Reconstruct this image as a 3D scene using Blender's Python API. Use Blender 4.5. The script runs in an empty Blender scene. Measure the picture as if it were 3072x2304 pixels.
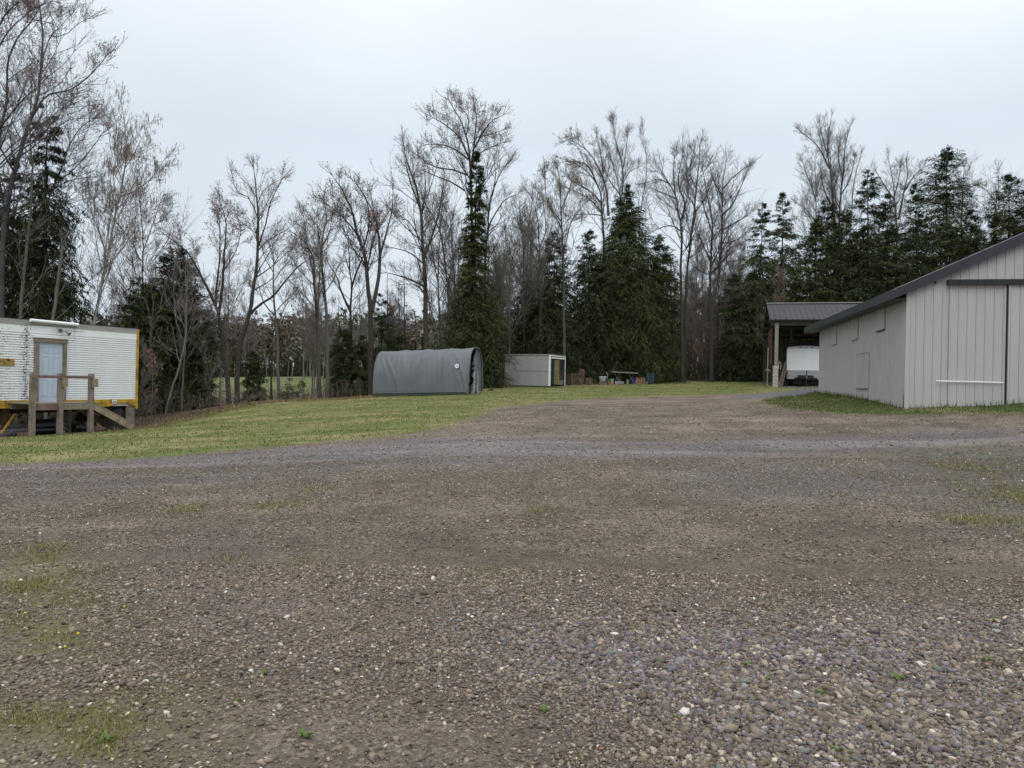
import bpy, math, random
import numpy as np
from mathutils import Vector, Matrix
R = math.radians
rng = np.random.default_rng(7)
random.seed(7)
scene = bpy.context.scene
C = scene.collection

# ------------------------------------------------------------------ camera
ROLL = 0.02
CAMZ = 1.6
FPX = 2307.0                     # focal length in pixels of the 3072 px wide photograph
cam = bpy.data.cameras.new('camera'); cam.sensor_width = 36.0; cam.lens = FPX / 3072 * 36
cam.clip_start = 0.05; cam.clip_end = 3000
camo = bpy.data.objects.new('camera', cam); C.objects.link(camo)
cr, sr = math.cos(ROLL), math.sin(ROLL)
camo.matrix_world = Matrix(((cr, -sr, 0, 0), (0, 0, -1, 0), (sr, cr, 0, CAMZ), (0, 0, 0, 1)))
scene.camera = camo
scene.view_settings.view_transform = 'Standard'
scene.view_settings.look = 'None'
scene.view_settings.exposure = 0.0
scene.view_settings.gamma = 1.0

# ------------------------------------------------------------------ sky (overcast) and weak sun
SUN_EL, SUN_ROT = R(50), R(186)
w = bpy.data.worlds.new('World'); scene.world = w; w.use_nodes = True
nt = w.node_tree; nt.nodes.clear()
def N(t, kind, **kw):
    n = t.nodes.new(kind)
    for k, v in kw.items(): setattr(n, k, v)
    return n
out = N(nt, 'ShaderNodeOutputWorld'); bg = N(nt, 'ShaderNodeBackground'); bg.inputs[1].default_value = 0.12
sky = N(nt, 'ShaderNodeTexSky', sky_type='NISHITA'); sky.sun_disc = False
sky.sun_elevation = SUN_EL; sky.sun_rotation = SUN_ROT
tc = N(nt, 'ShaderNodeTexCoord'); sep = N(nt, 'ShaderNodeSeparateXYZ')
ramp = N(nt, 'ShaderNodeValToRGB')
e = ramp.color_ramp.elements
K = 1 / 12.0
e[0].position = 0.0; e[0].color = (6.0*K, 6.55*K, 7.15*K, 1)
e[1].position = 1.0; e[1].color = (17.5*K, 17.3*K, 17.0*K, 1)
x = e.new(0.30); x.color = (6.0*K, 6.7*K, 7.35*K, 1)
x = e.new(0.50); x.color = (8.6*K, 9.1*K, 9.5*K, 1)
noi = N(nt, 'ShaderNodeTexNoise'); noi.inputs['Scale'].default_value = 1.5; noi.inputs['Detail'].default_value = 4
mapn = N(nt, 'ShaderNodeMapping'); mapn.inputs['Scale'].default_value = (1, 1, 2.2)
mr = N(nt, 'ShaderNodeMapRange'); mr.inputs[1].default_value = .3; mr.inputs[2].default_value = .7
mr.inputs[3].default_value = 0.895*12; mr.inputs[4].default_value = 1.09*12
mul = N(nt, 'ShaderNodeVectorMath', operation='SCALE')
mix = N(nt, 'ShaderNodeMix', data_type='RGBA'); mix.inputs[0].default_value = 0.94
L = nt.links.new
L(tc.outputs['Generated'], sep.inputs[0]); L(sep.outputs[2], ramp.inputs[0])
L(tc.outputs['Generated'], mapn.inputs[0]); L(mapn.outputs[0], noi.inputs['Vector'])
L(noi.outputs[0], mr.inputs[0]); L(ramp.outputs[0], mul.inputs[0]); L(mr.outputs[0], mul.inputs['Scale'])
L(sky.outputs[0], mix.inputs[6]); L(mul.outputs[0], mix.inputs[7]); L(mix.outputs[2], bg.inputs[0]); L(bg.outputs[0], out.inputs[0])
sun = bpy.data.lights.new('sun', 'SUN'); sun.energy = 1.0; sun.angle = R(40); sun.color = (1, .97, .92)
suno = bpy.data.objects.new('sun', sun); C.objects.link(suno)
d = Vector((math.sin(SUN_ROT)*math.cos(SUN_EL), math.cos(SUN_ROT)*math.cos(SUN_EL), math.sin(SUN_EL)))
suno.rotation_euler = d.to_track_quat('Z', 'Y').to_euler()

# ------------------------------------------------------------------ helpers
def P(px, py, Y):
    """point at distance Y in front of the camera that the photograph shows at (px, py)"""
    u = (px - 1536) / FPX; v = (1152 - py) / FPX
    return np.array((Y*(u*cr - v*sr), Y, CAMZ + Y*(u*sr + v*cr)))

def tag(o, label=None, cat=None, group=None, kind=None):
    if label: o['label'] = label
    if cat: o['category'] = cat
    if group: o['group'] = group
    if kind: o['kind'] = kind
    return o
def empty(name, loc, label, cat, rz=0, group=None):
    o = bpy.data.objects.new(name, None); C.objects.link(o); o.location = loc; o.rotation_euler[2] = rz
    o.empty_display_size = .2
    return tag(o, label, cat, group)
def copy_thing(root, loc, rz, scale=1.0, label=None, group=None):
    r = root.copy(); C.objects.link(r); r.location = loc; r.rotation_euler = (0, 0, rz); r.scale = (scale,)*3
    if label: r['label'] = label
    if group: r['group'] = group
    for ch in list(root.children):
        c = ch.copy(); C.objects.link(c); c.parent = r
        for g in list(ch.children):
            q = g.copy(); C.objects.link(q); q.parent = c
    return r

def mesh_np(name, V, F, mat, parent=None, col=None, smooth=False, origin=None):
    """V (n,3), F (m,k) arrays or list of arrays; col (n,3) per-vertex colour"""
    V = np.asarray(V, dtype=np.float64)
    if origin is not None: V = V - np.asarray(origin)
    Fs = F if isinstance(F, list) else [F]
    Fs = [np.asarray(f, dtype=np.int32) for f in Fs if len(f)]
    me = bpy.data.meshes.new(name)
    me.vertices.add(len(V)); me.vertices.foreach_set('co', V.astype(np.float32).ravel())
    li = np.concatenate([f.ravel() for f in Fs])
    tot = np.concatenate([np.full(len(f), f.shape[1], np.int32) for f in Fs])
    st = np.concatenate(([0], np.cumsum(tot)[:-1])).astype(np.int32)
    me.loops.add(len(li)); me.loops.foreach_set('vertex_index', li)
    me.polygons.add(len(tot)); me.polygons.foreach_set('loop_start', st); me.polygons.foreach_set('loop_total', tot)
    if smooth: me.polygons.foreach_set('use_smooth', np.ones(len(tot), bool))
    me.update(calc_edges=True)
    if col is not None:
        a = me.attributes.new('Col', 'FLOAT_COLOR', 'POINT')
        a.data.foreach_set('color', np.concatenate([col, np.ones((len(V), 1))], 1).astype(np.float32).ravel())
    if mat: me.materials.append(mat)
    o = bpy.data.objects.new(name, me); C.objects.link(o)
    if parent: o.parent = parent
    return o

class MB:
    """collects boxes, bars, tubes into one mesh"""
    def __init__(s): s.v = []; s.f = []
    def add(s, vs, fs):
        b = len(s.v); s.v += [tuple(map(float, p)) for p in vs]; s.f += [tuple(i + b for i in f) for f in fs]; return s
    def box(s, c, size, rot=None, bev=0.0):
        hx, hy, hz = [a/2 for a in size]; M = rot if rot is not None else Matrix.Identity(3); c = Vector(c)
        if bev <= 0:
            vs = [c + M @ Vector((sx*hx, sy*hy, sz*hz)) for sx in (-1, 1) for sy in (-1, 1) for sz in (-1, 1)]
            return s.add(vs, [(0,1,3,2),(4,6,7,5),(0,4,5,1),(2,3,7,6),(0,2,6,4),(1,5,7,3)])
        bm = __import__('bmesh').new(); import bmesh
        bmesh.ops.create_cube(bm, size=1)
        for v in bm.verts: v.co = Vector((v.co.x*size[0], v.co.y*size[1], v.co.z*size[2]))
        bmesh.ops.bevel(bm, geom=list(bm.edges), offset=bev, segments=2, affect='EDGES')
        bm.verts.index_update()
        s.add([c + M @ v.co for v in bm.verts], [tuple(v.index for v in f.verts) for f in bm.faces]); bm.free(); return s
    def box2(s, a, b, bev=0.0):
        return s.box([(a[i]+b[i])/2 for i in range(3)], [abs(b[i]-a[i]) for i in range(3)], None, bev)
    def bar(s, a, b, w, h, up=(0, 0, 1)):
        a, b = Vector(a), Vector(b); d = (b-a); l = d.length; d.normalize(); up = Vector(up)
        sd = d.cross(up)
        if sd.length < 1e-4: sd = d.cross(Vector((0, 1, 0)))
        sd.normalize(); u = sd.cross(d)
        M = Matrix((sd, d, u)).transposed()
        return s.box((a+b)/2, (w, l, h), M)
    def tube(s, pts, r, n=8, cap=True):
        V, F = tube_np(np.array([tuple(p) for p in pts], float), np.full(len(pts), r) if np.isscalar(r) else np.array(r), n)
        fs = [tuple(f) for f in F]
        if cap: fs += [tuple(range(n))[::-1], tuple(range(len(V)-n, len(V)))]
        return s.add(V, fs)
    def lathe(s, c, prof, n=20, axis='Z'):
        vs = []
        for r, z in prof:
            for k in range(n):
                a = 2*math.pi*k/n; p = (r*math.cos(a), r*math.sin(a), z)
                if axis == 'X': p = (p[2], p[0], p[1])
                if axis == 'Y': p = (p[0], p[2], p[1])
                vs.append((c[0]+p[0], c[1]+p[1], c[2]+p[2]))
        fs = [(i*n+k, i*n+(k+1) % n, (i+1)*n+(k+1) % n, (i+1)*n+k) for i in range(len(prof)-1) for k in range(n)]
        fs += [tuple(range(n))[::-1], tuple(range((len(prof)-1)*n, len(prof)*n))]
        return s.add(vs, fs)
    def build(s, name, mat, parent=None, smooth=False, label=None):
        me = bpy.data.meshes.new(name); me.from_pydata(s.v, [], s.f); me.update()
        if smooth:
            me.polygons.foreach_set('use_smooth', np.ones(len(me.polygons), bool))
        me.materials.append(mat)
        o = bpy.data.objects.new(name, me); C.objects.link(o)
        if parent: o.parent = parent
        if smooth:
            try: me.set_sharp_from_angle(angle=R(40))
            except Exception: pass
        if label: o['label'] = label
        return o

def tube_np(pts, rad, n):
    pts = np.asarray(pts, float); m = len(pts)
    t = np.gradient(pts, axis=0); t /= np.linalg.norm(t, axis=1)[:, None] + 1e-9
    ref = np.array((1., 0, 0)) if abs(t[0][0]) < .8 else np.array((0, 1., 0))
    s_ = np.cross(t, ref); s_ /= np.linalg.norm(s_, axis=1)[:, None] + 1e-9
    u_ = np.cross(t, s_)
    a = np.arange(n)*2*np.pi/n
    V = pts[:, None, :] + rad[:, None, None]*(np.cos(a)[None, :, None]*s_[:, None, :] + np.sin(a)[None, :, None]*u_[:, None, :])
    i = np.arange(m-1)[:, None]*n; k = np.arange(n)[None, :]; k2 = (k+1) % n
    F = np.stack([i+k, i+k2, i+n+k2, i+n+k], -1).reshape(-1, 4)
    return V.reshape(-1, 3), F

# ------------------------------------------------------------------ materials
def mat(name, c1, c2=None, scale=5., rough=.8, bump=0., bscale=None, attr=None, metal=0., stretch=None, spots=None, detail=4., c3=None, c3scale=.7, spec=.3, coord='Object'):
    m = bpy.data.materials.new(name); m.use_nodes = True; t = m.node_tree; b = t.nodes['Principled BSDF']; L = t.links.new
    b.inputs['Roughness'].default_value = rough; b.inputs['Metallic'].default_value = metal
    b.inputs['Specular IOR Level'].default_value = spec
    tc = N(t, 'ShaderNodeTexCoord'); mp = N(t, 'ShaderNodeMapping')
    if stretch: mp.inputs['Scale'].default_value = stretch
    L(tc.outputs[coord], mp.inputs[0])
    c2 = c2 or c1
    n1 = N(t, 'ShaderNodeTexNoise'); n1.inputs['Scale'].default_value = scale; n1.inputs['Detail'].default_value = detail; n1.inputs['Roughness'].default_value = .65
    L(mp.outputs[0], n1.inputs['Vector'])
    r = N(t, 'ShaderNodeMapRange'); r.inputs[1].default_value = .32; r.inputs[2].default_value = .68; L(n1.outputs[0], r.inputs[0])
    mx = N(t, 'ShaderNodeMix', data_type='RGBA'); L(r.outputs[0], mx.inputs[0])
    mx.inputs[6].default_value = (*c1, 1); mx.inputs[7].default_value = (*c2, 1)
    cur = mx.outputs[2]
    if attr:
        at = N(t, 'ShaderNodeAttribute', attribute_name=attr)
        m2 = N(t, 'ShaderNodeMix', data_type='RGBA', blend_type='MULTIPLY'); m2.inputs[0].default_value = 1
        L(cur, m2.inputs[6]); L(at.outputs['Color'], m2.inputs[7]); cur = m2.outputs[2]
    if c3:
        n3 = N(t, 'ShaderNodeTexNoise'); n3.inputs['Scale'].default_value = c3scale; n3.inputs['Detail'].default_value = 6
        L(tc.outputs[coord], n3.inputs['Vector'])
        r3 = N(t, 'ShaderNodeMapRange'); r3.inputs[1].default_value = .5; r3.inputs[2].default_value = .7; L(n3.outputs[0], r3.inputs[0])
        m3 = N(t, 'ShaderNodeMix', data_type='RGBA'); L(r3.outputs[0], m3.inputs[0]); L(cur, m3.inputs[6]); m3.inputs[7].default_value = (*c3, 1)
        cur = m3.outputs[2]
    L(cur, b.inputs['Base Color'])
    if bump:
        bp = N(t, 'ShaderNodeBump'); bp.inputs['Strength'].default_value = 1; bp.inputs['Distance'].default_value = bump
        n2 = N(t, 'ShaderNodeTexNoise'); n2.inputs['Scale'].default_value = bscale or scale*3; n2.inputs['Detail'].default_value = 5
        L(mp.outputs[0], n2.inputs['Vector']); L(n2.outputs[0], bp.inputs['Height']); L(bp.outputs[0], b.inputs['Normal'])
    return m

M_bark = mat('bark', (.9, .9, .9), (1.25, 1.2, 1.1), 3, .95, .02, 14, attr='Col', c3=None)
M_branch = mat('branch', (.85, .85, .85), (1.2, 1.2, 1.2), 1.2, .95, attr='Col', spec=.1)
M_needle = mat('needles', (.62, .66, .62), (1.35, 1.3, 1.15), .55, .8, attr='Col', spec=.15, detail=6)
M_birch = mat('birch_bark', (.46, .45, .42), (.22, .20, .18), 4, .8, .004, stretch=(1, 1, .8), c3=(.04, .035, .03), c3scale=6)
M_wood = mat('weathered_wood', (.17, .135, .11), (.27, .235, .20), 5, .9, .004, 30, stretch=(3, 3, .6), c3=(.12, .125, .085), c3scale=2.5)
M_woodred = mat('stained_wood', (.13, .07, .055), (.20, .13, .11), 5, .9, .004, 30, stretch=(1, 1, 3), c3=(.2, .17, .14), c3scale=3)
M_woodlt = mat('pale_wood', (.33, .27, .19), (.24, .19, .13), 4, .9, .003, 20, c3=(.14, .12, .09), c3scale=3)
M_crate = mat('crate_wood', (.16, .10, .075), (.24, .16, .12), 6, .9, .003, 20, c3=(.10, .07, .055), c3scale=4)
M_white = mat('white_paint', (.84, .85, .86), (.78, .80, .82), 2, .45)
M_doorblue = mat('door_paint', (.50, .58, .68), (.44, .52, .62), 1.5, .5)
M_yellow = mat('yellow_paint', (.50, .33, .04), (.42, .25, .03), 3, .6, c3=(.12, .07, .03), c3scale=3.5)
M_rust = mat('rust', (.12, .06, .03), (.07, .04, .025), 6, .9)
M_rubber = mat('rubber', (.022, .022, .022), (.04, .038, .036), 8, .85)
M_dark = mat('dark_metal', (.02, .02, .021), (.035, .034, .033), 6, .6)
M_grey = mat('grey_metal', (.30, .30, .30), (.22, .22, .215), 4, .5, metal=.3)
M_rail = mat('top_rail', (.36, .36, .35), (.26, .26, .25), 2, .55, stretch=(.4, 1, 4))
M_tarp = mat('grey_tarp', (.112, .127, .142), (.132, .147, .162), 1.6, .55, .004, 9)
M_tarpin = mat('tarp_lining', (.09, .10, .11), (.12, .125, .13), 2, .8)
M_block = mat('concrete_block', (.42, .40, .36), (.33, .31, .28), 8, .95, .003, 40)
M_roof = mat('dark_roof_metal', (.036, .034, .046), (.048, .045, .058), 1.5, .5, spec=.2)
M_fascia = mat('fascia_metal', (.045, .046, .052), (.06, .066, .072), 1.2, .5, spec=.2)
M_blackmetal = mat('black_door_rail', (.016, .016, .017), (.024, .024, .024), 5, .5)
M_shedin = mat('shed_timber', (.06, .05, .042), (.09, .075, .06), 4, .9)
M_trailerlow = mat('grey_panel', (.36, .37, .38), (.32, .33, .34), 3, .5)
M_blue = mat('blue_plastic', (.03, .045, .25), (.025, .035, .20), 3, .4)
M_teal = mat('teal_plastic', (.012, .05, .05), (.01, .035, .036), 3, .5)
M_bluebin = mat('blue_bin', (.035, .06, .12), (.03, .05, .10), 3, .5)
M_terra = mat('terracotta', (.27, .15, .105), (.21, .12, .085), 5, .9)  # terracotta, its colour darkened to stand for shade under the hemlock
M_red = mat('red_plastic', (.4, .03, .03), (.3, .03, .03), 5, .5)
M_green = mat('green_plastic', (.03, .2, .08), (.03, .15, .06), 5, .5)
M_tabletop = mat('pale_table', (.30, .31, .31), (.22, .23, .23), 4, .6)
M_leafgreen = mat('weed_leaf', (.10, .155, .03), (.065, .11, .025), 20, .7, coord='Object')
M_yellowflower = mat('dandelion', (.7, .55, .02), (.6, .45, .02), 20, .8)
M_glass = mat('dark_glass', (.03, .032, .035), (.05, .052, .055), 2, .15, spec=.5)

def siding_mat(name, base, dirt, sc=2.):
    m = mat(name, base, tuple(c*.93 for c in base), sc, .5, stretch=(1, 1, .35))
    t = m.node_tree; b = t.nodes['Principled BSDF']; L = t.links.new
    prev = b.inputs['Base Color'].links[0].from_socket
    tc = [n for n in t.nodes if n.type == 'TEX_COORD'][0]
    mp = N(t, 'ShaderNodeMapping'); mp.inputs['Scale'].default_value = (6, 6, .5); L(tc.outputs['Object'], mp.inputs[0])
    n = N(t, 'ShaderNodeTexNoise'); n.inputs['Scale'].default_value = 1.2; n.inputs['Detail'].default_value = 8; L(mp.outputs[0], n.inputs['Vector'])
    r = N(t, 'ShaderNodeMapRange'); r.inputs[1].default_value = .5; r.inputs[2].default_value = .8; r.inputs[4].default_value = .5; L(n.outputs[0], r.inputs[0])
    mx = N(t, 'ShaderNodeMix', data_type='RGBA'); L(r.outputs[0], mx.inputs[0]); L(prev, mx.inputs[6]); mx.inputs[7].default_value = (*dirt, 1)
    L(mx.outputs[2], b.inputs['Base Color'])
    return m
M_siding = siding_mat('barn_siding', (.425, .412, .405), (.35, .335, .32))
M_siding2 = siding_mat('barn_side_siding', (.43, .418, .412), (.34, .325, .31))
M_cover = siding_mat('window_cover_metal', (.50, .49, .455), (.40, .39, .35))
M_door2 = siding_mat('barn_door_siding', (.43, .418, .41), (.365, .35, .335))
M_alu = siding_mat('aluminium_panel', (.33, .33, .34), (.24, .25, .25), 1.2)

# ------------------------------------------------------------------ ground height
CPX = [  # photo pixel, distance
 (135,1306,26.3),(0,1312,24.2),(300,1296,27.8),(415,1284,29.4),(700,1300,22),(700,1215,34),(440,1262,33),(1000,1200,37),
 (1118,1191,39),(1403,1185,38),(1447,1173,41),(1650,1161,48),(1513,1160,49.5),(1850,1153,52),(2330,1161,46),(2650,1154,48),(2200,1146,55),
 (2715,1226,22),(2455,1178,34.5),(3072,1211,21.4),(600,1180,62),(950,1180,60),(620,1134,115),(1000,1131,115)]
CP = [tuple(P(*c)) for c in CPX]
CP += [(-20,16,-.55),(-10.2,15.3,-.2),(-6,10,-.06),(-3,6,-.0),(3,6,.0),(0,3.2,0),(-5,3,-.02),(5,3,.02),(0,8,.06),(0,12,.2),(0,16,.38),(0,22,.62),(0,30,.86),
 (9,13.5,.42),(6,9,.14),(18,18,1.4),(28,16,1.9),(30,35,2.6),(45,60,3.2),(15,65,2.5),(0,65,2.0),(-14,50,.1),(-30,45,-.7),(-40,30,-1.2),
 (-30,20,-1.),(0,-12,0),(30,-12,.6),(-30,-12,-.4),(-60,110,.4),(-90,60,-1),(-40,170,2.6),(0,170,3),(60,150,4),(-200,250,3),(200,200,6),(0,600,8),(-500,500,5),(500,500,10),
 (-300,0,-3),(300,0,6),(0,-300,0)]
CP = np.array(CP)
def phi(r): return np.sqrt(r*r + 9.0)
_A = phi(np.linalg.norm(CP[:, None, :2] - CP[None, :, :2], axis=2)); n_ = len(CP)
_A = np.block([[_A, np.ones((n_, 1))], [np.ones((1, n_)), np.zeros((1, 1))]])
_W = np.linalg.solve(_A, np.concatenate([CP[:, 2], [0]]))
def G(x, y):
    x = np.atleast_1d(np.asarray(x, float)); y = np.atleast_1d(np.asarray(y, float))
    out_ = np.empty(x.shape)
    f = x.ravel(); g = y.ravel(); o = np.empty(len(f))
    for i in range(0, len(f), 40000):
        r = np.sqrt((f[i:i+40000, None]-CP[None, :, 0])**2 + (g[i:i+40000, None]-CP[None, :, 1])**2)
        o[i:i+40000] = phi(r) @ _W[:-1] + _W[-1]
    # gentle ruts and humps
    o += .012*np.sin(f*1.3+g*.7) * np.sin(g*1.9-f*.4) + .006*np.sin(f*4.1+1)*np.sin(g*5.3+f)
    o += .008*np.exp(-((f*f+g*g)/110.))*(np.sin(f*7.3+g*2.1+1)*np.sin(g*8.7-f*2.6)+.6*np.sin(f*3.1-g*5.2)*np.sin(g*4.4+f*6.1))
    return o.reshape(x.shape)
def g1(x, y): return float(G(x, y)[0])
def ground_at(px, py, ymax=140.):
    """world point where the ray through this photo pixel meets the ground"""
    Ys = np.concatenate([np.arange(1.5, 20, .05), np.arange(20, ymax, .2)])
    u = (px-1536)/FPX; v = (1152-py)/FPX
    X = Ys*(u*cr-v*sr); Z = CAMZ+Ys*(u*sr+v*cr); g = G(X, Ys)
    i = np.argmax(Z < g)
    if i == 0: i = len(Ys)-1
    return np.array((X[i], Ys[i], g[i]))
def poly(pts): return np.array([ground_at(*p)[:2] for p in pts])
def sdf(poly_, x, y):
    """signed distance in metres, positive inside"""
    n = len(poly_); d2 = np.full(x.shape, 1e9); ins = np.zeros(x.shape, bool)
    for i in range(n):
        a = poly_[i]; b = poly_[(i+1) % n]; e_ = b-a; wx = x-a[0]; wy = y-a[1]
        t_ = np.clip((wx*e_[0]+wy*e_[1])/(e_@e_+1e-9), 0, 1)
        d2 = np.minimum(d2, (wx-e_[0]*t_)**2+(wy-e_[1]*t_)**2)
        c_ = ((a[1] > y) != (b[1] > y)) & (x < (b[0]-a[0])*(y-a[1])/(b[1]-a[1]+1e-12)+a[0]); ins ^= c_
    d_ = np.sqrt(d2); return np.where(ins, d_, -d_)

LAWN = np.concatenate([poly([(0,1392),(400,1378),(700,1350),(1000,1325),(1300,1290),(1430,1250),(1500,1222),(1700,1200),(2050,1187),(2280,1180)]),
                       np.array([(19, 43), (24, 56), (12, 57.5), (6, 54), (2, 53.5), (-1.5, 50), (-3, 44), (-7, 40.5)]),
                       poly([(1000,1199),(700,1217),(440,1262)]), np.array([(-13.6, 27.5), (-15.6, 23.2), (-40, 10), (-40, 5)])])
BARNG = np.concatenate([poly([(2290,1204),(2330,1192),(2420,1184)]), np.array([(14.2, 36), (30, 34), (30, 16.5), (18, 17.2)]), poly([(3072,1238),(2700,1246),(2500,1242),(2350,1224)])])
LANE = np.concatenate([np.array([(-14, 11.5), ]), poly([(0,1398),(600,1362),(1000,1332),(1500,1306),(1900,1330),(2400,1312),(3072,1272),(3072,1318),(2400,1366),(1500,1400),(900,1425),(500,1470),(0,1500)]), np.array([(-14, 8.5)])])
ROADS = np.concatenate([poly([(2200,1192),(2300,1178),(2440,1166)]), np.array([(18, 44), (14.5, 36)]), poly([(2440,1184),(2300,1196)])])
BPATCH = poly([(2000,1400),(2300,1385),(2750,1400),(2760,1495),(2300,1500),(2050,1470)])
GPATCH = poly([(2720,1350),(3072,1335),(3172,1420),(3150,1640),(2980,1600),(2830,1500)])
LDRY = poly([(0,1690),(180,1650),(330,1760),(430,1860),(300,1960),(120,1990),(0,2010),(-150,1900)])
LDRY2 = poly([(0,2120),(200,2110),(400,2080),(470,2130),(380,2304),(200,2330),(-60,2330),(-100,2200)])
PURP = poly([(1350,1880),(1750,1830),(2200,1850),(2700,1840),(3200,1870),(3300,2304),(2600,2400),(2000,2400),(1900,2150),(1500,1980)])
PURP2 = poly([(280,1680),(620,1620),(700,1750),(950,1880),(900,1980),(650,1900),(350,1800)])
FIELD = np.array([(-75, 62), (-30, 56), (-12, 58), (2, 62), (8, 80), (6, 135), (-75, 140)])
LOT = np.array([(14.6, 38), (22, 40), (27, 62), (18, 60)])

def axis_pts(lo, hi, near, fine, n):
    s = np.linspace(-1, 1, n)
    return s
ux = np.linspace(-5.2, 5.2, 560); xs = 6.0*np.sinh(ux)*.62          # dense near the camera, reaching the horizon
uy = np.linspace(-4.2, 5.6, 620); ys = 6 + 5.2*np.sinh(uy)*.62
GX, GY = np.meshgrid(xs, ys); GZ = G(GX, GY)
nx, ny = len(xs), len(ys)
V = np.stack([GX, GY, GZ], -1).reshape(-1, 3)
i = np.arange(ny-1)[:, None]*nx + np.arange(nx-1)[None, :]
F = np.stack([i, i+1, i+nx+1, i+nx], -1).reshape(-1, 4)

def ground_material():
    m = bpy.data.materials.new('yard_ground'); m.use_nodes = True; t = m.node_tree; b = t.nodes['Principled BSDF']; L = t.links.new
    b.inputs['Roughness'].default_value = .93; b.inputs['Specular IOR Level'].default_value = .2
    tc = N(t, 'ShaderNodeTexCoord'); O = tc.outputs['Object']
    def noise(s, det=4, rough=.6, st=None):
        n = N(t, 'ShaderNodeTexNoise'); n.inputs['Scale'].default_value = s; n.inputs['Detail'].default_value = det; n.inputs['Roughness'].default_value = rough
        if st:
            mp = N(t, 'ShaderNodeMapping'); mp.inputs['Scale'].default_value = st; mp.inputs['Rotation'].default_value = (0, 0, .25); L(O, mp.inputs[0]); L(mp.outputs[0], n.inputs['Vector'])
        else: L(O, n.inputs['Vector'])
        return n.outputs[0]
    def rng_(s, a, b_, c=0., d_=1.):
        r = N(t, 'ShaderNodeMapRange'); r.inputs[1].default_value = a; r.inputs[2].default_value = b_; r.inputs[3].default_value = c; r.inputs[4].default_value = d_; L(s, r.inputs[0]); return r.outputs[0]
    def mixc(f, a, b_):
        x = N(t, 'ShaderNodeMix', data_type='RGBA')
        if isinstance(f, (int, float)): x.inputs[0].default_value = f
        else: L(f, x.inputs[0])
        for k, c in ((6, a), (7, b_)):
            if isinstance(c, tuple): x.inputs[k].default_value = (*c, 1)
            else: L(c, x.inputs[k])
        return x.outputs[2]
    def math_(op, a, b_):
        x = N(t, 'ShaderNodeMath', operation=op)
        for k, c in ((0, a), (1, b_)):
            if isinstance(c, (int, float)): x.inputs[k].default_value = c
            else: L(c, x.inputs[k])
        return x.outputs[0]
    def mulc(a, s, amt=1.):
        x = N(t, 'ShaderNodeMix', data_type='RGBA', blend_type='MULTIPLY'); x.inputs[0].default_value = amt; L(a, x.inputs[6]); L(s, x.inputs[7]); return x.outputs[2]
    def sd(name, amp=1.2, width=.4, nsc=.9):
        a = N(t, 'ShaderNodeAttribute', attribute_name=name).outputs['Fac']
        n = noise(nsc, 7, .7)
        q = math_('ADD', a, math_('MULTIPLY', math_('SUBTRACT', n, .5), amp*2.4))
        return rng_(q, -width, width)
    # stones, three sizes of voronoi cells
    def stones(scale, cols):
        v = N(t, 'ShaderNodeTexVoronoi'); v.inputs['Scale'].default_value = scale; wob = N(t, 'ShaderNodeTexNoise'); wob.inputs['Scale'].default_value = scale*.8; wob.inputs['Detail'].default_value = 2; L(O, wob.inputs['Vector']); ad = N(t, 'ShaderNodeVectorMath', operation='MULTIPLY_ADD'); ad.inputs[1].default_value = (1.1/scale,)*3; L(wob.outputs['Color'], ad.inputs[0]); L(O, ad.inputs[2]); L(ad.outputs[0], v.inputs['Vector'])
        r = N(t, 'ShaderNodeValToRGB'); r.color_ramp.interpolation = 'CONSTANT'; el = r.color_ramp.elements
        el[0].position = 0; el[0].color = (*cols[0], 1); el[1].position = 1/len(cols); el[1].color = (*cols[1], 1)
        for k in range(2, len(cols)): q = el.new(k/len(cols)); q.color = (*cols[k], 1)
        s = N(t, 'ShaderNodeSeparateColor'); L(v.outputs['Color'], s.inputs[0]); L(s.outputs[0], r.inputs[0])
        return r.outputs[0], v.outputs['Distance']
    brown = [(.115,.095,.077),(.165,.140,.116),(.14,.118,.097),(.22,.195,.165),(.10,.083,.066),(.18,.158,.136),(.15,.132,.12),(.28,.255,.22),(.13,.11,.09),(.19,.163,.135)]
    grey = [(.10,.10,.104),(.12,.122,.128),(.105,.107,.112),(.15,.152,.158),(.078,.078,.082),(.135,.125,.128),(.11,.114,.124),(.24,.24,.24),(.10,.098,.10),(.16,.15,.15)]
    s1, d1 = stones(46, brown); s2, d2 = stones(75, brown); s3, d3 = stones(40, grey)
    fine = mixc(rng_(noise(2.2, 5), .45, .6), s1, s2)
    dirt = mixc(noise(30, 6, .7), (.046, .037, .029), (.105, .087, .070))
    grav = mixc(rng_(noise(.9, 6, .7), .42, .62, .15, .8), fine, dirt)
    spotn = rng_(noise(.28, 6, .65, (1, 2.4, 1)), .35, .65, .80, 1.22)
    grav = mulc(grav, spotn)
    wrm = N(t, 'ShaderNodeRGB'); wrm.outputs[0].default_value = (1.16, 1.10, 1.06, 1)
    band = rng_(noise(1., 5, .6, (.10, 1.1, 1)), .36, .64, .84, 1.14)
    grav = mulc(grav, band)
    grain = rng_(noise(18, 10, .92), .3, .7, .48, 1.56)
    grav = mulc(grav, grain); grav = mulc(grav, wrm.outputs[0])
    s3 = mulc(s3, grain)
    lb = N(t, 'ShaderNodeRGB'); lb.outputs[0].default_value = (1.13, 1.13, 1.17, 1)
    lane = mixc(.30, s3, grav)
    lane = mixc(rng_(noise(.35, 4), .45, .6, 0, .32), lane, (.175, .150, .166))
    track = rng_(noise(.8, 3, .5, (.14, 1.8, 1)), .40, .62, .72, 1.2)
    lane = mulc(lane, track)
    lane = mulc(lane, lb.outputs[0])
    col = mixc(math_('MULTIPLY', sd('lane', .6, .5), .95), grav, lane)
    col = mixc(math_('MULTIPLY', sd('bpatch', .8, .7), .75), col, s3)
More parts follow.
